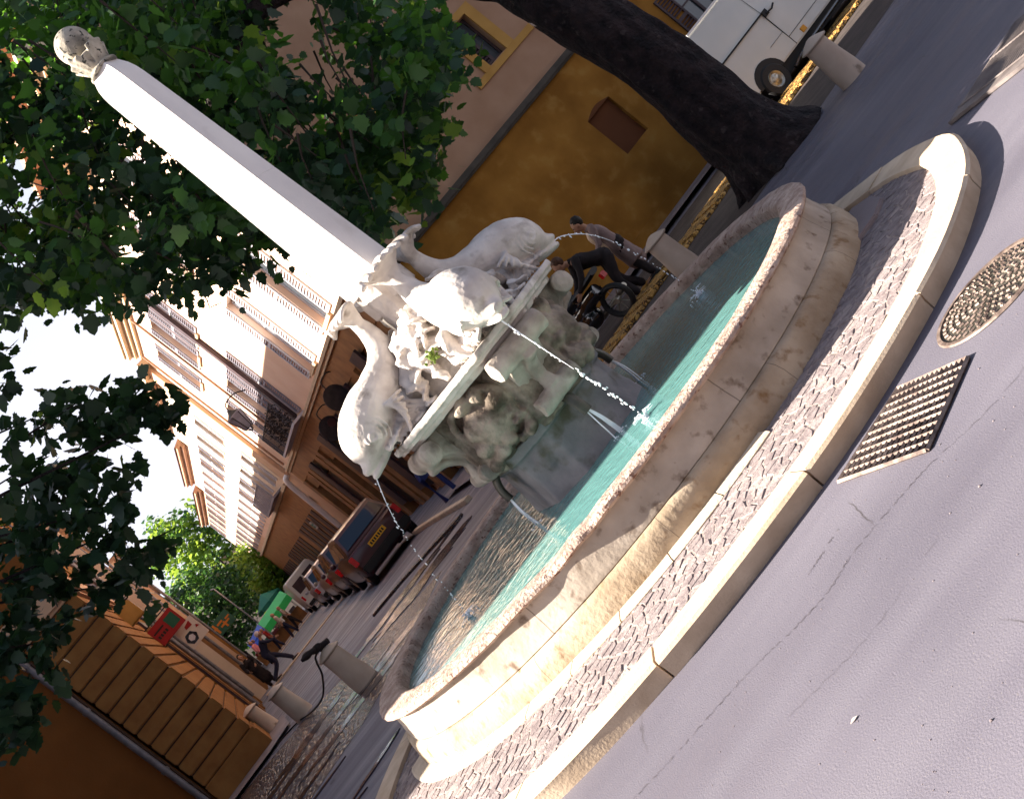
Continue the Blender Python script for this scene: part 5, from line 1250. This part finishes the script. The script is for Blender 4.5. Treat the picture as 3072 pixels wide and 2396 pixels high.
def person(name, label, loc, rz, P, hairm, topm, legm, shoem, coat=None, inner=None):
    """P: joints (x right, y forward, z up): hip, chest, neck, head, shL, shR, elL, elR, haL, haR, knL, knR, anL, anR"""
    t = thing(name, label, "person", loc, rz)
    J = {k: Vector(v) for k, v in P.items()}
    b = MB()
    limb(b, [J['hip'], (J['hip'] + J['chest']) / 2, J['chest'], J['neck']], [(.15, .11), (.14, .10), (.17, .11), (.05, .05)])
    limb(b, [J['neck'], J['head']], [.052, .055]); b.ball(J['head'] + Vector((0, .0, .0)), .098, 16, 12, (.80, .95, 1.18))
    hd = J['head']; fw = (J['face'] if 'face' in J else Vector((0, 1, 0))).normalized(); up_ = Vector((0, 0, 1)); rt = fw.cross(up_).normalized()
    b.ball(hd + fw * .098 - up_ * .015, .017, 8, 6, (1, 1, 1.5))                       # nose
    b.ball(hd + fw * .075 - up_ * .075, .030, 8, 6)                                    # chin
    for s_ in (-1, 1): b.ball(hd + rt * s_ * .080 - up_ * .01, .024, 8, 6, (.6, .8, 1.3)); b.ball(hd + fw * .082 + rt * s_ * .032 + up_ * .028, .014, 6, 5)
    for a in ('L', 'R'):
        limb(b, [J['sh' + a], J['el' + a], J['ha' + a]], [.047, .037, .026], 10); hand(b, J['ha' + a], J['ha' + a] - J['el' + a], 1 if a == 'L' else -1)
        hp = J['hip'] + Vector((-.085 if a == 'L' else .085, 0, -.03)); limb(b, [hp, J['kn' + a], J['an' + a]], [.08, .055, .037], 10)
        ft = Vector((0, .19, -.045)); limb(b, [J['an' + a] + Vector((0, -.03, -.04)), J['an' + a] + ft], [.038, .030], 8)
    b.build("body", "skin", t, remesh=.010, smooth_it=2)
    b = MB(); b.ball(hd + up_ * .022 - fw * .016, .108, 18, 12, (.86, .98, 1.08)); hair = b.mesh("hair", hairm)
    hm = MB()
    hm.ball(hd + up_ * .03 - fw * .03, .104, 18, 12, (.86, .95, 1.05)); hm.build("hair", hairm, t, remesh=.012, smooth_it=1, disp=rough(.007, 30))
    e = MB()
    for s_ in (-1, 1): e.ball(hd + fw * .091 + rt * s_ * .032 + up_ * .022, .008, 6, 5)
    e.build("eyes", "black", t)
    bpy.data.meshes.remove(hair)
    # trousers
    b = MB()
    for a in ('L', 'R'):
        hp = J['hip'] + Vector((-.085 if a == 'L' else .085, 0, -.02)); limb(b, [hp, J['kn' + a], J['an' + a] + Vector((0, 0, .04))], [(.105, .115), (.075, .08), (.062, .07)], 12)
    b.ball(J['hip'], .15, 14, 10, (1.05, .85, .9)); b.build("trousers", legm, t, remesh=.013, smooth_it=3, disp=rough(.008, 12))
    b = MB()
    limb(b, [J['hip'] + Vector((0, 0, .02 if not coat else -coat)), (J['hip'] + J['chest']) / 2, J['chest'], (J['chest'] * .35 + J['neck'] * .65)], [(.175, .135) if not coat else (.21, .17), (.165, .125), (.195, .135), (.09, .08)], 16)
    for a in ('L', 'R'): limb(b, [J['sh' + a], J['el' + a], J['ha' + a] * .93 + J['el' + a] * .07], [.066, .054, .042], 10)
    b.build("coat" if coat else "jacket", topm, t, remesh=.013, smooth_it=3, disp=rough(.010, 9))
    if inner:
        b = MB(); limb(b, [J['hip'] + fw * .12, J['chest'] + fw * .125, J['neck'] + fw * .03 - up_ * .06], [(.10, .05), (.09, .05), (.04, .04)], 10); b.build("shirt", inner, t, remesh=.012, smooth_it=2)
    for a in ('L', 'R'):
        b = MB(); limb(b, [J['an' + a] + Vector((0, -.045, -.035)), J['an' + a] + Vector((0, .06, -.045)), J['an' + a] + Vector((0, .19, -.055))], [(.042, .048), (.046, .04), (.040, .026)], 10); b.build("shoe", shoem, t, remesh=.009, smooth_it=1)
    return t
std = dict(hip=(0, 0, .88), chest=(0, .03, 1.24), neck=(0, .03, 1.43), head=(0, .06, 1.58), shL=(-.19, .02, 1.36), shR=(.19, .02, 1.36), elL=(-.25, .0, 1.08), elR=(.25, .02, 1.08), haL=(-.22, .16, .86), haR=(.22, .2, .88),
           knL=(-.10, .05, .47), knR=(.10, .02, .47), anL=(-.10, 0, .085), anR=(.11, -.02, .085))
# dark figure bending forward over the motorbike (faces left)
bend = dict(hip=(0, -.12, .84), chest=(0, .20, 1.10), neck=(0, .34, 1.22), head=(0, .45, 1.30), face=(0, .8, -.35), shL=(-.18, .26, 1.17), shR=(.18, .26, 1.17), elL=(-.22, .42, .93), elR=(.22, .40, .93), haL=(-.16, .60, .80), haR=(.16, .60, .80),
            knL=(-.10, .06, .46), knR=(.12, -.04, .46), anL=(-.11, .02, .085), anR=(.14, -.22, .085))
person("person", "person in black jacket and trousers leaning over the motorbike", (2.35, 9.05, 0), TH + math.radians(80), bend, "hairb", "blackcloth", "blackcloth", "sill")
coatp = dict(std); coatp.update(hip=(0, 0, .84), chest=(0, .08, 1.16), neck=(0, .12, 1.33), head=(0, .17, 1.46), face=(0, 1, -.25), shL=(-.19, .09, 1.27), shR=(.19, .09, 1.27), elL=(-.22, .22, 1.02), elR=(.23, .18, 1.0), haL=(-.16, .42, .95), haR=(.17, .38, .92))
person("person", "dark haired person in a long mauve coat over a cream shirt, beside the stone bollard", (2.78, 9.25, 0), TH + math.radians(70), coatp, "hair", "mauve", "blackcloth", "black", coat=.42, inner="cream")
walk = dict(hip=(0, -.05, .86), chest=(0, .16, 1.16), neck=(0, .26, 1.32), head=(0, .34, 1.46), face=(0, .9, -.3), shL=(-.18, .20, 1.25), shR=(.18, .20, 1.25), elL=(-.24, .02, 1.04), elR=(.24, .38, 1.06), haL=(-.22, -.04, .80), haR=(.2, .58, .98),
            knL=(-.09, .22, .50), knR=(.09, -.02, .45), anL=(-.09, .42, .10), anR=(.09, -.42, .12))
person("person", "white haired person in navy striding across the street on the left", SP(.62, 39.6, gz(39.6)), TH - math.radians(95), walk, "hairw", "navy", "navy", "black")
coat2 = dict(coatp)
person("person", "person in a long black coat by the left shops, beside the white haired person", SP(.05, 40.4, gz(40.4)), TH + math.radians(175), coat2, "hair", "blackcloth", "blackcloth", "black", coat=.5)

# ------------------------------------------------------------------ small street things
hp_ = thing("parking_hoop", "blue steel hoop barrier standing on the pavement, left of the pedestal", "barrier", SP(4.93, 22.9, .1), TH + .25)
b = MB(); b.tube([(-.17, 0, -.05), (-.17, 0, .62), (-.13, 0, .74), (0, 0, .78), (.13, 0, .74), (.17, 0, .62), (.17, 0, -.05)], .055, 8); b.build("hoop", "blue", hp_, smooth=True)
b = MB(); b.box(-.16, .16, -.03, .03, .56, .80); b.build("panel", "blue", hp_, bevel=.01)
aw = thing("market_awning", "long green and blue market stall awning at the far end of the street", "awning", SP(2.6, 74, gz(74)), TH)
b = MB(); b.add([(-.3, 0, 1.55), (2.1, 0, 1.75), (2.1, 1.6, 2.2), (-.3, 1.6, 2.0), (-.3, 0, 1.1), (2.1, 0, 1.3)], [(0, 1, 2, 3), (0, 1, 5, 4)]); b.build("green_canvas", "green", aw)
b = MB(); b.add([(-1.7, .2, 1.45), (-.35, .2, 1.7), (-.35, 1.8, 2.0), (-1.7, 1.8, 1.7), (-1.7, .2, 1.2), (-.35, .2, 1.5)], [(0, 1, 2, 3), (0, 1, 5, 4)]); b.build("blue_canvas", "tarpblue", aw)
for x in (-1.6, -.35, 1.0, 2.0):
    b = MB(); b.tube([(x, 1.4, 0), (x, 1.4, 1.9)], .04, 6); b.build("post", "shutter", aw)
cb = thing("market_stall", "brown market stall table with crates under the green and blue awning", "stall", SP(2.6, 75, gz(75)), TH)
b = MB(); b.box(-2.0, 2.0, 0, 1.0, .0, .8); b.build("table", "shopwood", cb)
for i in range(7):
    b = MB(); b.box(-1.9 + .55 * i, -1.45 + .55 * i, .05, .6, .80, 1.0 + .05 * (i % 3)); b.build("crate", ("red", "shopwood", "teal", "pinkcloth", "cream", "sill", "shutterd")[i], cb)
uc = thing("parasol", "dark teal market parasol beside the far white van", "parasol", SP(4.1, 82, gz(82)), TH)
b = MB(); b.add([(1.1 * math.cos(k * math.pi / 4), 1.1 * math.sin(k * math.pi / 4), 2.5) for k in range(8)] + [(0, 0, 3.2)] + [(1.1 * math.cos(k * math.pi / 4), 1.1 * math.sin(k * math.pi / 4), 2.2) for k in range(8)], [(k, (k + 1) % 8, 8) for k in range(8)] + [(k, (k + 1) % 8, 9 + (k + 1) % 8, 9 + k) for k in range(8)]); b.build("canopy", "teal", uc)
b = MB(); b.tube([(0, 0, 0), (0, 0, 3.2)], .04, 6); b.build("pole", "shutter", uc)
lp = thing("street_lamp", "slim pale blue lamp post rising before the dark trees at the street's end", "street lamp", SP(2.75, 88, gz(88)), TH)
b = MB(); b.tube([(0, 0, 0), (0, 0, 6.2)], [.07, .045], 8); b.build("post", "silver", lp)
b = MB(); b.tube([(0, 0, 6.2), (-.2, 0, 6.35)], [.06, .05], 8); b.build("lamp_head", "silver", lp)
os_ = thing("orange_sign", "orange lettered sign glowing dully against the dark trees", "sign", SP(.75, 86, 3.1), TH)
b = MB(); b.box(-.9, 1.3, .03, .07, -.45, .65); b.build("board", "darkgreen", os_)
b = MB()
for i, (x, z, w2, h2) in enumerate(((-.8, .35, .5, .14), (-.7, .1, .7, .14), (-.2, -.25, .16, .8), (.1, .2, .5, .14), (.2, -.1, .8, .14), (.5, -.35, .14, .5), (.8, .1, .4, .12))): b.box(x, x + w2, -.005 * i, .029 - .0005 * i, z, z + h2)
b.build("lettering", "orange", os_)
FP = "people crowding the far end of the street"
rk = random.Random(77)
fb0 = None
cols = [("red", "navy"), ("signwhite", "navy"), ("pinkcloth", "blackcloth"), ("beige", "blackcloth"), ("tarpblue", "navy"), ("mauve", "blackcloth")]
labs = ["far pedestrian in red beside the market stall", "far pedestrian in white in the middle of the street", "far pedestrian in pink near the left shops", "far pedestrian in beige before the white van", "far pedestrian in bright blue under the awning's end", "far pedestrian in mauve behind the stall"]
for i, ((p_, s_), (c1, c2), lab) in enumerate(zip([(1.9, 68), (2.6, 61), (.9, 62), (3.3, 66), (1.2, 70), (3.0, 79)], cols, labs)):
    t = thing("person", lab, "person", SP(p_, s_, gz(s_)), rk.uniform(0, 6), FP)
    b = MB(); b.ball((0, 0, 1.58), .11, 8, 6, (.85, 1, 1.15)); limb(b, [(0, 0, 1.45), (0, 0, 1.55)], [.06, .05], 8)
    for s2 in (-1, 1): limb(b, [(s2 * .2, 0, 1.38), (s2 * .26, .02, 1.1), (s2 * .24, .12, .86)], [.05, .04, .035], 8); limb(b, [(s2 * .09, 0, .85), (s2 * .11, .1 * s2, .45), (s2 * .11, .18 * s2, .06)], [.08, .06, .045], 8)
    b.build("body", "skin", t, remesh=.025)
    b = MB(); limb(b, [(0, 0, .85), (0, 0, 1.15), (0, 0, 1.4)], [(.17, .12), (.17, .12), (.16, .1)], 10)
    for s2 in (-1, 1): limb(b, [(s2 * .2, 0, 1.38), (s2 * .26, .02, 1.1)], [.07, .06], 8)
    b.build("shirt", c1, t, remesh=.03)
    b = MB()
    for s2 in (-1, 1): limb(b, [(s2 * .09, 0, .88), (s2 * .11, .1 * s2, .45), (s2 * .11, .18 * s2, .12)], [.11, .08, .07], 8)
    b.build("trousers", c2, t, remesh=.03)

# ------------------------------------------------------------------ trees
def lobed_leaf():
    """five-lobed leaf outline, stem at origin, tip along +y, unit length"""
    o = [(0, 0), (.10, .06), (.30, .04), (.31, .18), (.47, .32), (.34, .42), (.40, .60), (.25, .64), (.17, .82), (0, .98), (-.17, .82), (-.25, .64), (-.40, .60), (-.34, .42), (-.47, .32), (-.31, .18), (-.30, .04), (-.10, .06)]
    return [(x, y, -.18 * abs(x) - .12 * y * y) for x, y in o]
LEAF = lobed_leaf(); NL = len(LEAF)
def leaves(name, m, parent, centres, size, per, spread, rk, droop=.5):
    V = np.zeros((len(centres) * per * NL, 3)); F = []
    base = np.array(LEAF); i = 0
    for c in centres:
        c = Vector(c); ax = Vector((rk.gauss(0, 1), rk.gauss(0, 1), rk.gauss(-droop, .6))).normalized()
        for k in range(per):
            pos = c + ax * spread * rk.uniform(-.6, 1) + Vector((rk.gauss(0, 1), rk.gauss(0, 1), rk.gauss(0, .8))) * spread * .42
            y = (ax * .5 + Vector((rk.gauss(0, .8), rk.gauss(0, .8), rk.gauss(-droop, .5)))).normalized()
            nn = Vector((rk.gauss(0, .7), rk.gauss(0, .7), 1)); x = y.cross(nn).normalized(); z = x.cross(y)
            s_ = size * rk.uniform(.45, 1.35)
            Mx = np.array([x[:], y[:], z[:]]) * s_
            V[i * NL:(i + 1) * NL] = base @ Mx + np.array(pos[:]); i += 1
    tot = i
    me = bpy.data.meshes.new(name); me.vertices.add(tot * NL); me.vertices.foreach_set("co", V[:tot * NL].astype(np.float32).ravel())
    me.loops.add(tot * NL); me.polygons.add(tot)
    me.loops.foreach_set("vertex_index", np.arange(tot * NL, dtype=np.int32)); me.polygons.foreach_set("loop_start", np.arange(0, tot * NL, NL, dtype=np.int32))
    me.update(calc_edges=True); me.validate(); me.materials.append(MT[m])
    return link(name, me, parent)

# big tree whose dark trunk stands right of the fountain
TA = thing("plane_tree", "big leafy tree with a thick dark trunk and low crown hanging behind the obelisk", "tree", (4.28, 5.7, 0))
b = MB(); rk = random.Random(9)
trunk = cat_rom([(.12, 0, -.1), (.03, 0, .35), (-.02, 0, 1.0), (.0, .0, 1.8), (-.05, .02, 2.6), (-.22, .1, 3.6), (-.30, .2, 4.6)], 6)
rad = []
for i, p_ in enumerate(trunk):
    z = p_.z; rad.append(.50 + .22 * math.exp(-(z + .1) / .28) - .035 * z)
b.tube(trunk, rad, 40, up=(0, 1, 0))
for k in range(9):
    a = k * 2 * math.pi / 9 + rk.uniform(-.2, .2); L = rk.uniform(.62, .95)
    b.tube(cat_rom([(.3 * math.cos(a), .3 * math.sin(a), .55), (.48 * math.cos(a), .48 * math.sin(a), .2), (L * math.cos(a) + .1, L * math.sin(a), -.03)], 4), [.16, .15, .14, .13, .12, .1, .09, .07, .05], 10)
limbs = [[(-.28, .15, 4.0), (-1.2, .2, 5.3), (-2.6, -.3, 6.4), (-4.4, -.8, 7.0), (-6.2, -1.2, 7.2)], [(-.28, .1, 4.3), (-1.4, -.9, 5.2), (-2.6, -1.8, 5.6), (-3.6, -2.3, 5.2)], [(-.3, .2, 4.4), (.6, .4, 5.6), (1.8, .8, 7.0), (2.8, 1.2, 8.0)],
         [(-.3, .2, 4.5), (-.6, 1.2, 6.0), (-1.2, 2.4, 7.6), (-1.8, 3.2, 8.6)], [(-.1, .05, 2.6), (.5, -.1, 3.5), (1.4, -.5, 4.6), (2.2, -1.0, 5.6)], [(-2.6, -.3, 6.4), (-3.4, .6, 6.2), (-4.6, 1.2, 5.8), (-6.0, 1.0, 5.6)]]
for L in limbs: b.tube(cat_rom(L, 5), [.30 * (1 - .8 * i / (5 * (len(L) - 1))) for i in range(5 * (len(L) - 1) + 1)], 12)
def barkd(v):
    a = math.atan2(v.y, v.x); k = noise.noise(Vector((math.cos(a) * 3, math.sin(a) * 3, v.z * .9))) * .05 + noise.noise(Vector((v.x * 9, v.y * 9, v.z * 3))) * .03
    d = Vector((v.x, v.y, 0)); d = d.normalized() if d.length > .01 else Vector((1, 0, 0)); return v + d * k
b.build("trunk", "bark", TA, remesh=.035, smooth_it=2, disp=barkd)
LB_ = [(-4.5, 7.6), (-2.4, 5.45), (-1.75, 4.75), (-1.35, 4.25), (-.98, 3.95), (-.3, 3.55), (.40, 3.0), (.95, 2.92), (1.5, 3.0), (2.0, 3.12), (2.35, 3.55), (2.45, 4.2)]
def lowz(x):
    for (a, za), (c, zc) in zip(LB_, LB_[1:]):
        if a <= x <= c: return za + (zc - za) * (x - a) / (c - a)
    return 99 if x > 0 else 7.6
cA, cS, tw = [], [], MB()
rk = random.Random(31)
cnt = 0
while cnt < 1500:
    y = rk.uniform(1.0, 6.6); k = (y + 8.8) / 11.8
    x0 = rk.uniform(-4.4, 2.45); z0 = lowz(x0) + .12 + (rk.random() ** 1.3) * 4.2
    if z0 > 9: continue
    x, z = x0 * k, 1.65 + (z0 - 1.65) * k
    nzv = noise.noise(Vector((x * 1.1, y * 1.1, z * 1.1)))
    edge = z0 - lowz(x0)
    if nzv < -.17 + (.22 if edge < .5 else 0): continue
    gap = noise.noise(Vector((x0 * 2.1 + 7, 3.3, z0 * 2.1)))
    if gap > (.34 if x0 > -1.2 else .20) and z0 < 8: continue
    if x0 > 1.2 and z0 > 4.6 and noise.noise(Vector((x0 * 3, 1, z0 * 3))) > -.1: continue
    cnt += 1; cA.append((x - 4.28, y - 5.7, z))
    if cnt % 4 == 0:
        e = Vector((x - 4.28, y - 5.7, z)); st = e + Vector((rk.uniform(-.2, .5), rk.uniform(-.3, .3), rk.uniform(.3, .8))); tw.tube([st, (st + e) / 2 + Vector((0, 0, .05)), e], [.014, .009, .005], 5)
# crown above and beyond the picture's edge
for i in range(500):
    a = rk.uniform(0, 2 * math.pi); r = 5.2 * math.sqrt(rk.random()); x, y, z = -.8 + r * math.cos(a), r * math.sin(a) * .8 + .8, 7.6 + rk.uniform(0, 3.0) * (1 - r / 7)
    cA.append((x, y, z + 1.2))
cut = int(len(cA) * .80); rk.shuffle(cA)
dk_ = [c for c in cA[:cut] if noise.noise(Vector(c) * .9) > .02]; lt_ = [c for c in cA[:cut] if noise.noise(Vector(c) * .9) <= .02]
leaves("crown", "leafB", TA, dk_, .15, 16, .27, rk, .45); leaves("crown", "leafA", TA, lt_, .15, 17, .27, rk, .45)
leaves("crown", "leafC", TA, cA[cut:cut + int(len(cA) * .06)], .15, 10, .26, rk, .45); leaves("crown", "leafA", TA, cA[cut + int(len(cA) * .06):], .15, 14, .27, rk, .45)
tw.build("twigs", "twig", TA)["kind"] = "stuff"
# near leaves with lit tips, low at the right end of the crown
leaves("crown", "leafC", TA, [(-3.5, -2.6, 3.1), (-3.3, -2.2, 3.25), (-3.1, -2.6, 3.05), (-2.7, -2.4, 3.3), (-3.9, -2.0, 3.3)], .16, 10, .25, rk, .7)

TB = thing("maple_tree", "dark leafy tree reaching in from the left with drooping branches against the white sky", "tree", (-8.6, 2.6, 0))
BL = [(-2.80, 3.6, 4.50), (-2.45, 3.4, 4.06), (-2.42, 3.4, 3.74), (-2.86, 3.7, 4.16), (-3.27, 3.8, 4.81), (-3.58, 4.0, 4.3), (-3.82, 3.6, 4.56), (-3.17, 3.3, 3.65), (-3.76, 3.6, 3.79), (-4.26, 3.8, 4.15), (-3.76, 3.6, 3.44), (-3.77, 3.7, 3.07), (-4.38, 3.8, 3.61), (-4.76, 3.7, 3.9), (-4.28, 3.9, 3.15), (-5.01, 3.3, 3.61), (-4.9, 3.2, 3.22), (-5.57, 3.1, 3.13), (-5.61, 3.1, 2.89), (-5.29, 3.2, 3.45), (-4.31, 4.5, 4.05), (-4.79, 4.5, 4.43),
      (-5.6, 3.6, 4.4), (-6.2, 3.4, 4.0), (-6.4, 3.2, 5.2), (-7.0, 3.0, 4.4), (-7.5, 2.6, 5.2), (-8.4, 2.6, 5.4), (-5.6, 3.8, 5.6), (-4.6, 4.2, 6.0), (-3.9, 4.4, 6.4), (-6.4, 4.0, 6.4), (-7.6, 3.4, 6.6), (-8.8, 2.8, 7.0), (-9.6, 1.8, 6.0), (-5.2, 4.4, 7.0)]
cB = []; rk = random.Random(5); b = MB()
b.tube(cat_rom([(0, 0, -.1), (.05, 0, .8), (.1, .1, 2.4), (.2, .2, 4.2), (.3, .3, 5.8)], 5), [.32, .27, .24, .22, .21, .2, .2, .19, .18, .18, .17, .16, .15, .14, .13, .12, .11, .1, .08, .07, .06], 14, up=(0, 1, 0))
for i, (x, y, z) in enumerate(BL):
    near = i < 20; e = Vector((x + 8.6 - (.12 if i < 20 else 0), y - 2.6, z)); n_ = 8 if near else 20
    for j in range(n_):
        s_ = .10 if near else .48
        cB.append((e.x + rk.gauss(0, s_), e.y + rk.gauss(0, .35), e.z + rk.gauss(0, s_)))
    if i % 2 == 0:
        st = Vector((.25, .25, 4.6 + (i % 5) * .3)); md = (st + e) / 2 + Vector((0, 0, .7 - .1 * (i % 4)))
        b.tube(cat_rom([st, md, e], 6), [.055 * (1 - .85 * q / 12) for q in range(13)], 6)
b.build("trunk", "bark", TB)
leaves("crown", "leafB", TB, cB, .18, 9, .16, rk, .5)
leaves("crown", "leafC", TB, [cB[i] for i in range(0, len(cB), 60)], .15, 3, .2, rk, .5)

# a last sprig in front of the shutters, and the trees closing the street
def far_tree(label, loc, h, r, n, m1, m2, seed, size=.42, name="street_tree", lean=1.0):
    t = thing(name, label, "tree", loc, 0, None); rk = random.Random(seed)
    b = MB(); b.tube(cat_rom([(0, 0, -1), (.1, 0, h * .35), (-.1, .1, h * .7)], 5), [.34 - .025 * i for i in range(11)], 10)
    for k in range(6): a = k * 1.05; b.tube([(0, 0, h * .35), (r * .5 * math.cos(a), r * .5 * math.sin(a), h * .6)], [.16, .05], 6)
    b.build("trunk", "bark", t)
    cs = []
    while len(cs) < n:
        v = Vector((rk.uniform(-1, 1), rk.uniform(-1, 1), rk.uniform(-1, 1)))
        if v.length > 1: continue
        q = Vector((v.x * r, v.y * r, h * .60 + v.z * h * .42))
        if noise.noise(q * .45 + Vector((seed, 0, 0))) < -.12 : continue
        cs.append(q[:])
    leaves("crown", m1, t, cs[: int(n * .62)], size, 12, size * 1.9, rk, .2); leaves("crown", m2, t, cs[int(n * .62):], size * .95, 12, size * 1.8, rk, .2)
    return t
far_tree("tall pale green tree closing the street, its top beside the far roofs", SP(4.9, 101, -1.2), 14.5, 3.7, 560, "leafC", "leafD", 3)
far_tree("dark green broad tree in the middle of the street's end", SP(.4, 96, -1.1), 9.5, 4.6, 620, "leafD", "leafB", 4, .36)
far_tree("dark tree behind the left shops at the street's end", SP(-3.2, 108, -1.3), 10.5, 4.6, 420, "leafB", "leafD", 6, .40)
far_tree("small yellow green sunlit tree between the far white van and the row of houses", SP(5.75, 84.0, -.9), 6.2, 1.5, 260, "leafC", "leafC", 8, .26)

# ------------------------------------------------------------------ grit and dry leaves on the road
rk = random.Random(44); b = MB()
for i in range(420):
    p_, s_ = rk.uniform(.5, 4.2), rk.uniform(2.2, 4.4)
    if rk.random() < .35: p_, s_ = rk.uniform(2.0, 3.6), rk.uniform(2.4, 3.6)
    v = SP(p_, s_)
    if math.hypot(v.x - .05, v.y + .9) < 3.2: continue
    r = rk.uniform(.001, .0032) * (2 if rk.random() < .05 else 1); b.ball((v.x, v.y, r * .5), r, 5, 4, (1, 1, .7))
struct(b.build("grit", "pave"), "stuff", "pale grit and crumbs scattered over the road in front of the kerb")
lf = MB(); lf.add([(0, 0, .004), (.018, .008, .008), (.034, 0, .005), (.018, -.009, .007)], [(0, 1, 2, 3)])
o = lf.build("paper_scrap", "signwhite"); o.location = (-.17, -5.3, 0); tag(o, "small pale paper scrap lying alone on the asphalt, lower right", "litter")
